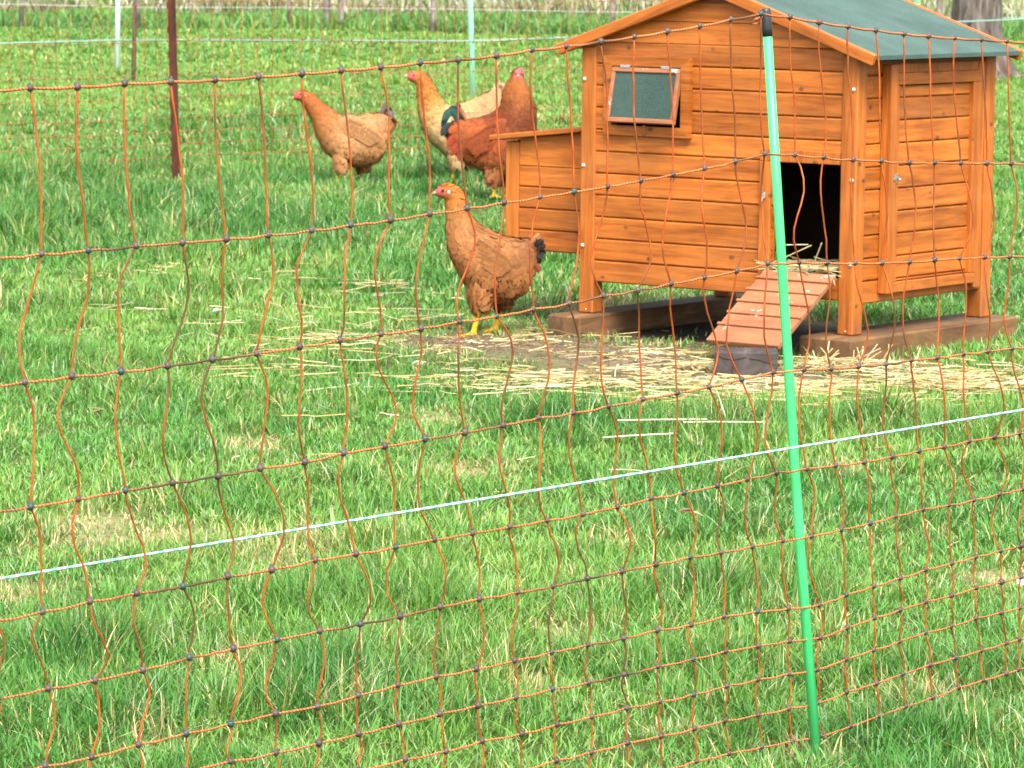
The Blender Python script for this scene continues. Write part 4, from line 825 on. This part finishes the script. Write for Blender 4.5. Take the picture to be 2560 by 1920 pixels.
# green pole
pb, pt = Vector((.4735, 5.580, -.09)), Vector((.36815, 5.580, 1.101)); d = (pt-pb).normalized(); pc = pb+d*((1.072-pb.z)/d.z)
pole = empty('fence_pole', (pb.x, pb.y, 0)); tag(pole, 'bright green plastic fence pole with black cap holding up the near netting', 'fence pole')
off = Vector((pb.x, pb.y, 0))
MB().tube([pb-off, pb+(pc-pb)*.35-off+Vector((-.0035, 0, 0)), pb+(pc-pb)*.7-off+Vector((-.002, 0, 0)), pc-off], [.0078, .0076, .0072, .0069], 14).build('shaft', M['greenpole'], pole, True)
MB().tube([pc-off-d*.012, pc-off, pt-off-d*.004, pt-off], [.0074, .0078, .0078, .0066], 14).build('cap', M['blackcap'], pole, True)
b = MB(); tq = pt-off-d*.012; b.tube([tq+Vector((-.006, -.008, 0)), tq+Vector((-.016, -.006, -.004)), tq+Vector((-.024, -.003, -.012)), tq+Vector((-.012, -.006, -.010))], .0018, 6); b.build('clip', M['strand_h'], pole, True)
# end poles of the near net, off frame to both sides
for (xy, lab) in (((G[0, 0]+np.array(NO))[:2], 'bright green fence pole at the left end of the near netting'), ((G[0, -1]+np.array(NO))[:2], 'bright green fence pole at the right end of the near netting')):
    ep = empty('fence_pole', (xy[0], xy[1], 0)); tag(ep, lab, 'fence pole')
    MB().tube([(0, .008, -.2), (0, .008, 1.07)], .0075, 12).build('shaft', M['greenpole'], ep, True); MB().tube([(0, .008, 1.07), (0, .008, 1.10)], .0079, 12).build('cap', M['blackcap'], ep, True)
# white twine in front of the net
ta, tb = Vector((-.6459, 4.7, .3858)), Vector((.765, 5.57, .5094)); td = tb-ta
MB().tube([ta-td*.6+ (td*2.2)*(k/60) for k in range(61)], .00185, 6).build('electric_twine', M['twine'], None, True)
tw = bpy.data.objects['electric_twine']; tag(tw, 'white and turquoise twine running low in front of the near netting', 'twine')
for e, lab in ((ta-td*.6, 'white plastic stake carrying the near twine at its left end'), (tb+td*.6, 'white plastic stake carrying the near twine at its right end')):
    s_ = MB().tube([(e.x, e.y+.006, -.25), (e.x, e.y+.006, e.z+.15)], .005, 8); s_.tube([(e.x, e.y+.002, e.z-.004), (e.x, e.y-.006, e.z-.004), (e.x, e.y-.006, e.z+.006)], .002, 6); o = s_.build('twine_stake', M['whitepole'], None, True); tag(o, lab, 'stake')

# ------------------------------------------------------------------ far netting behind the birds
fn = empty('electric_netting', (-2.5, 18.2, 0)); tag(fn, 'far orange netting seen small across the field behind the hens', 'netting')
FA, FB = np.array([-3.6, 17.0]), np.array([1.1, 22.45]); FH = [.835, .645, .477, .362, .258, .188, .125, .063, .02]
fdir = (FB-FA)/np.linalg.norm(FB-FA); FL = np.linalg.norm(FB-FA); ncf = 96; sp = FL/(ncf-1)
rg = np.random.default_rng(5)
def fpt(s, z): q = FA+fdir*s-np.array([-2.5, 18.2]); return np.array([q[0], q[1], z])
gz_ = lambda s: float(ground_z(*(FA+fdir*s)))
sagz = lambda s: .018*math.cos(s*1.9)
for i, h in enumerate(FH):
    MB().tube([fpt(s, h+gz_(s)+sagz(s)*h+rg.normal(0, .0015)) for s in np.arange(0, FL, sp)], .0017, 4).build('horizontal_strand', M['strand_h'], fn)
fk = MB()
for j in range(ncf):
    s = j*sp; pts = []
    for i in range(len(FH)-1):
        a, c = FH[i]+gz_(s)+sagz(s)*FH[i], FH[i+1]+gz_(s)+sagz(s)*FH[i+1]; fk.ball(fpt(s, a), .0050, 0, 1); am = rg.normal(0, .017)*(a-c)/.15
        for k in range(5): t = k/5; pts.append(fpt(s+math.sin(math.pi*t)*am+.4*am*math.sin(2*math.pi*t), a*(1-t)+c*t))
    pts.append(fpt(s, FH[-1]+gz_(s))); MB().tube(pts, .0018, 4).build('vertical_strand', M['strand_v'], fn)
ko = fk.build('knot', M['knot'], fn); ko['kind'] = 'stuff'
# poles and posts
def postobj(name, base, top, r, mat, label, cat, sides=10, cap=None, group=None, taper=.9):
    base, top = Vector(base), Vector(top); o = MB().tube([base-(top-base)*.15, base+(top-base)*.5, top], [r, r*(1+taper)/2, r*taper], sides).build(name, mat, None, sides > 6); tag(o, label, cat, group); return o
# rusty angle-iron post
rp = MB(); rp.prism([(-.020, -.004), (.018, -.004), (.018, .003), (-.012, .003), (-.012, .030), (-.020, .030)], 'z', -.3, 1.25)
for k in range(9): rp.box((-.026, -.003, .12+.12*k), (-.0195, .004, .15+.12*k))
ro = rp.build('metal_post', M['rust'], None, loc=(-1.655, 18.4, 0)); ro.rotation_euler = (0, R(-1.6), R(8)); tag(ro, 'rusty brown iron post standing in the far netting left of the hens', 'metal post')
mp = postobj('fence_pole', (-.317, 28.2, 0), (-.362, 28.2, 1.15), .022, M['mintpole'], 'pale mint green pole behind the hens, carrying the far twine', 'fence pole')
postobj('fence_pole', (-3.499, 33.1, 0), (-3.49, 33.1, 1.2), .024, M['whitepole'], 'thin white pole beyond the far netting, beside a thin dark stake', 'fence pole')
postobj('wooden_stake', (-3.144, 31.0, 0), (-3.12, 31.0, 1.3), .018, M['greypost'], 'thin dark wooden stake between the white pole and the rusty post', 'stake', 8)
postobj('fence_pole', (3.35, 31.5, -.05), (3.33, 31.5, 1.1), .016, M['greenpole'], 'green fence pole whose tip shows behind the coop roof', 'fence pole')
# far mint twine
P = [(-8.5, 34.6, .06), (-4.515, 33.08, .228), (-3.49, 33.06, .27), (-.335, 28.17, .43), (3.34, 31.48, .53), (4.436, 33.0, .547), (7, 36, .5)]
P2 = []
for a, c in zip(P[:-1], P[1:]):
    for k in range(8): t = k/8; P2.append(tuple(a[q]*(1-t)+c[q]*t for q in range(3)))
P2.append(P[-1]); o = MB().tube(P2, .0065, 6).build('electric_twine', M['fartwine'], None, True); tag(o, 'pale mint twine strung across the far field from pole to pole', 'twine')
# stock fence along the field edge
FP = [(-6.17, 47.0, 1.2, .05), (-4.75, 47.3, 1.1, .05), (-2.9, 48.0, 1.1, .04), (-2.42, 48.0, 1.15, .075), (-2.23, 47.8, .42, .055), (-1.06, 47.6, .62, .06), (1.2, 47.4, 1.1, .06), (3.1, 47.3, 1.1, .06), (5.14, 46, .75, .06), (7.2, 46, 1.1, .06)]
FLAB = ['grey fence post at the far left of the field edge', 'grey fence post beyond the white pole', 'slim grey fence post right of the rusty post on the field edge', 'thick pinkish grey fence post on the field edge above the buff hen', 'short stump of a broken fence post beside the thick one', 'short brown fence post left of the mint pole on the field edge', 'fence post on the field edge right of the mint pole', 'fence post hidden behind the coop roof', 'reddish brown fence post left of the big tree trunk', 'fence post right of the big tree trunk']
for (x, y, h, r), lab in zip(FP, FLAB):
    b = MB(); r *= .62; b.tube([(x, y, -.3), (x+.01, y, h*.5), (x+.015, y, h-.03), (x+.015, y, h)], [r, r*.97, r*.94, r*.8], 9); o = b.build('fence_post', M['oldpost'], None, True); tag(o, lab, 'fence post', 'old posts along the field edge')
for z, lab in ((.30, 'lower grey wire of the field edge fence'), (.62, 'upper grey wire of the field edge fence')):
    pts = [(x, y-.07, min(z, h-.04)+.02*math.sin(x*3)) for x, y, h, r in FP if h > .6]; pts = [(-9, 46.5, z)]+pts+[(10, 46, z)]
    o = MB().tube(pts, .0035, 5).build('fence_wire', M['wire'], None); tag(o, lab, 'wire')
# tree at the right edge
tr = empty('tree', (4.09, 33.6, 0)); tag(tr, 'thick grey barked tree trunk behind the right end of the coop roof', 'tree')
prof = [(-.1, .42), (.02, .36), (.10, .30), (.22, .258), (.45, .225), (.9, .205), (1.8, .19), (3.0, .16), (4.2, .11)]; K = 40; vs = []
for z, r in prof:
    for k in range(K):
        a = 2*math.pi*k/K; fl = (1-sstep(0, .6, z))*.16*(math.sin(a*5+.7)+.5*math.sin(a*9)); gr = .035*math.sin(a*13+z*1.3)+.02*math.sin(a*23-z*2); rr = r*(1+fl+gr)
        vs.append((math.cos(a)*rr+.04*z*.3, math.sin(a)*rr, z))
b = MB().add(vs, [(i*K+k, i*K+(k+1) % K, (i+1)*K+(k+1) % K, (i+1)*K+k) for i in range(len(prof)-1) for k in range(K)]+[tuple((len(prof)-1)*K+k for k in range(K))])
tips = []
for k in range(9):
    a = k*2.4; z0 = 2.2+.22*k; p0 = Vector((.03*z0*.3, 0, z0)); dd = Vector((math.cos(a), math.sin(a), .75)); L = 1.7-.1*k; p1 = p0+dd*L*.5+Vector((0, 0, .1)); p2 = p0+dd*L+Vector((0, 0, .35)); b.tube([p0, p1, p2], [.07, .045, .02], 8); tips += [p1, p2, (p1+p2)/2]
b.build('trunk', M['bark'], tr, True)
b = MB(); cols = []
for p in tips:
    for k in range(60):
        q = p+Vector((random.gauss(0, .35), random.gauss(0, .35), random.gauss(.1, .28))); leafmesh(b, q, random.random()*6.3, .11, .06, random.uniform(-.5, .6), cols, tuple(v*random.uniform(.7, 1.3) for v in (.09, .17, .035)), .2, 2)
cr = b.build('crown', M['leaf'], tr); colattr(cr.data, np.array(cols))
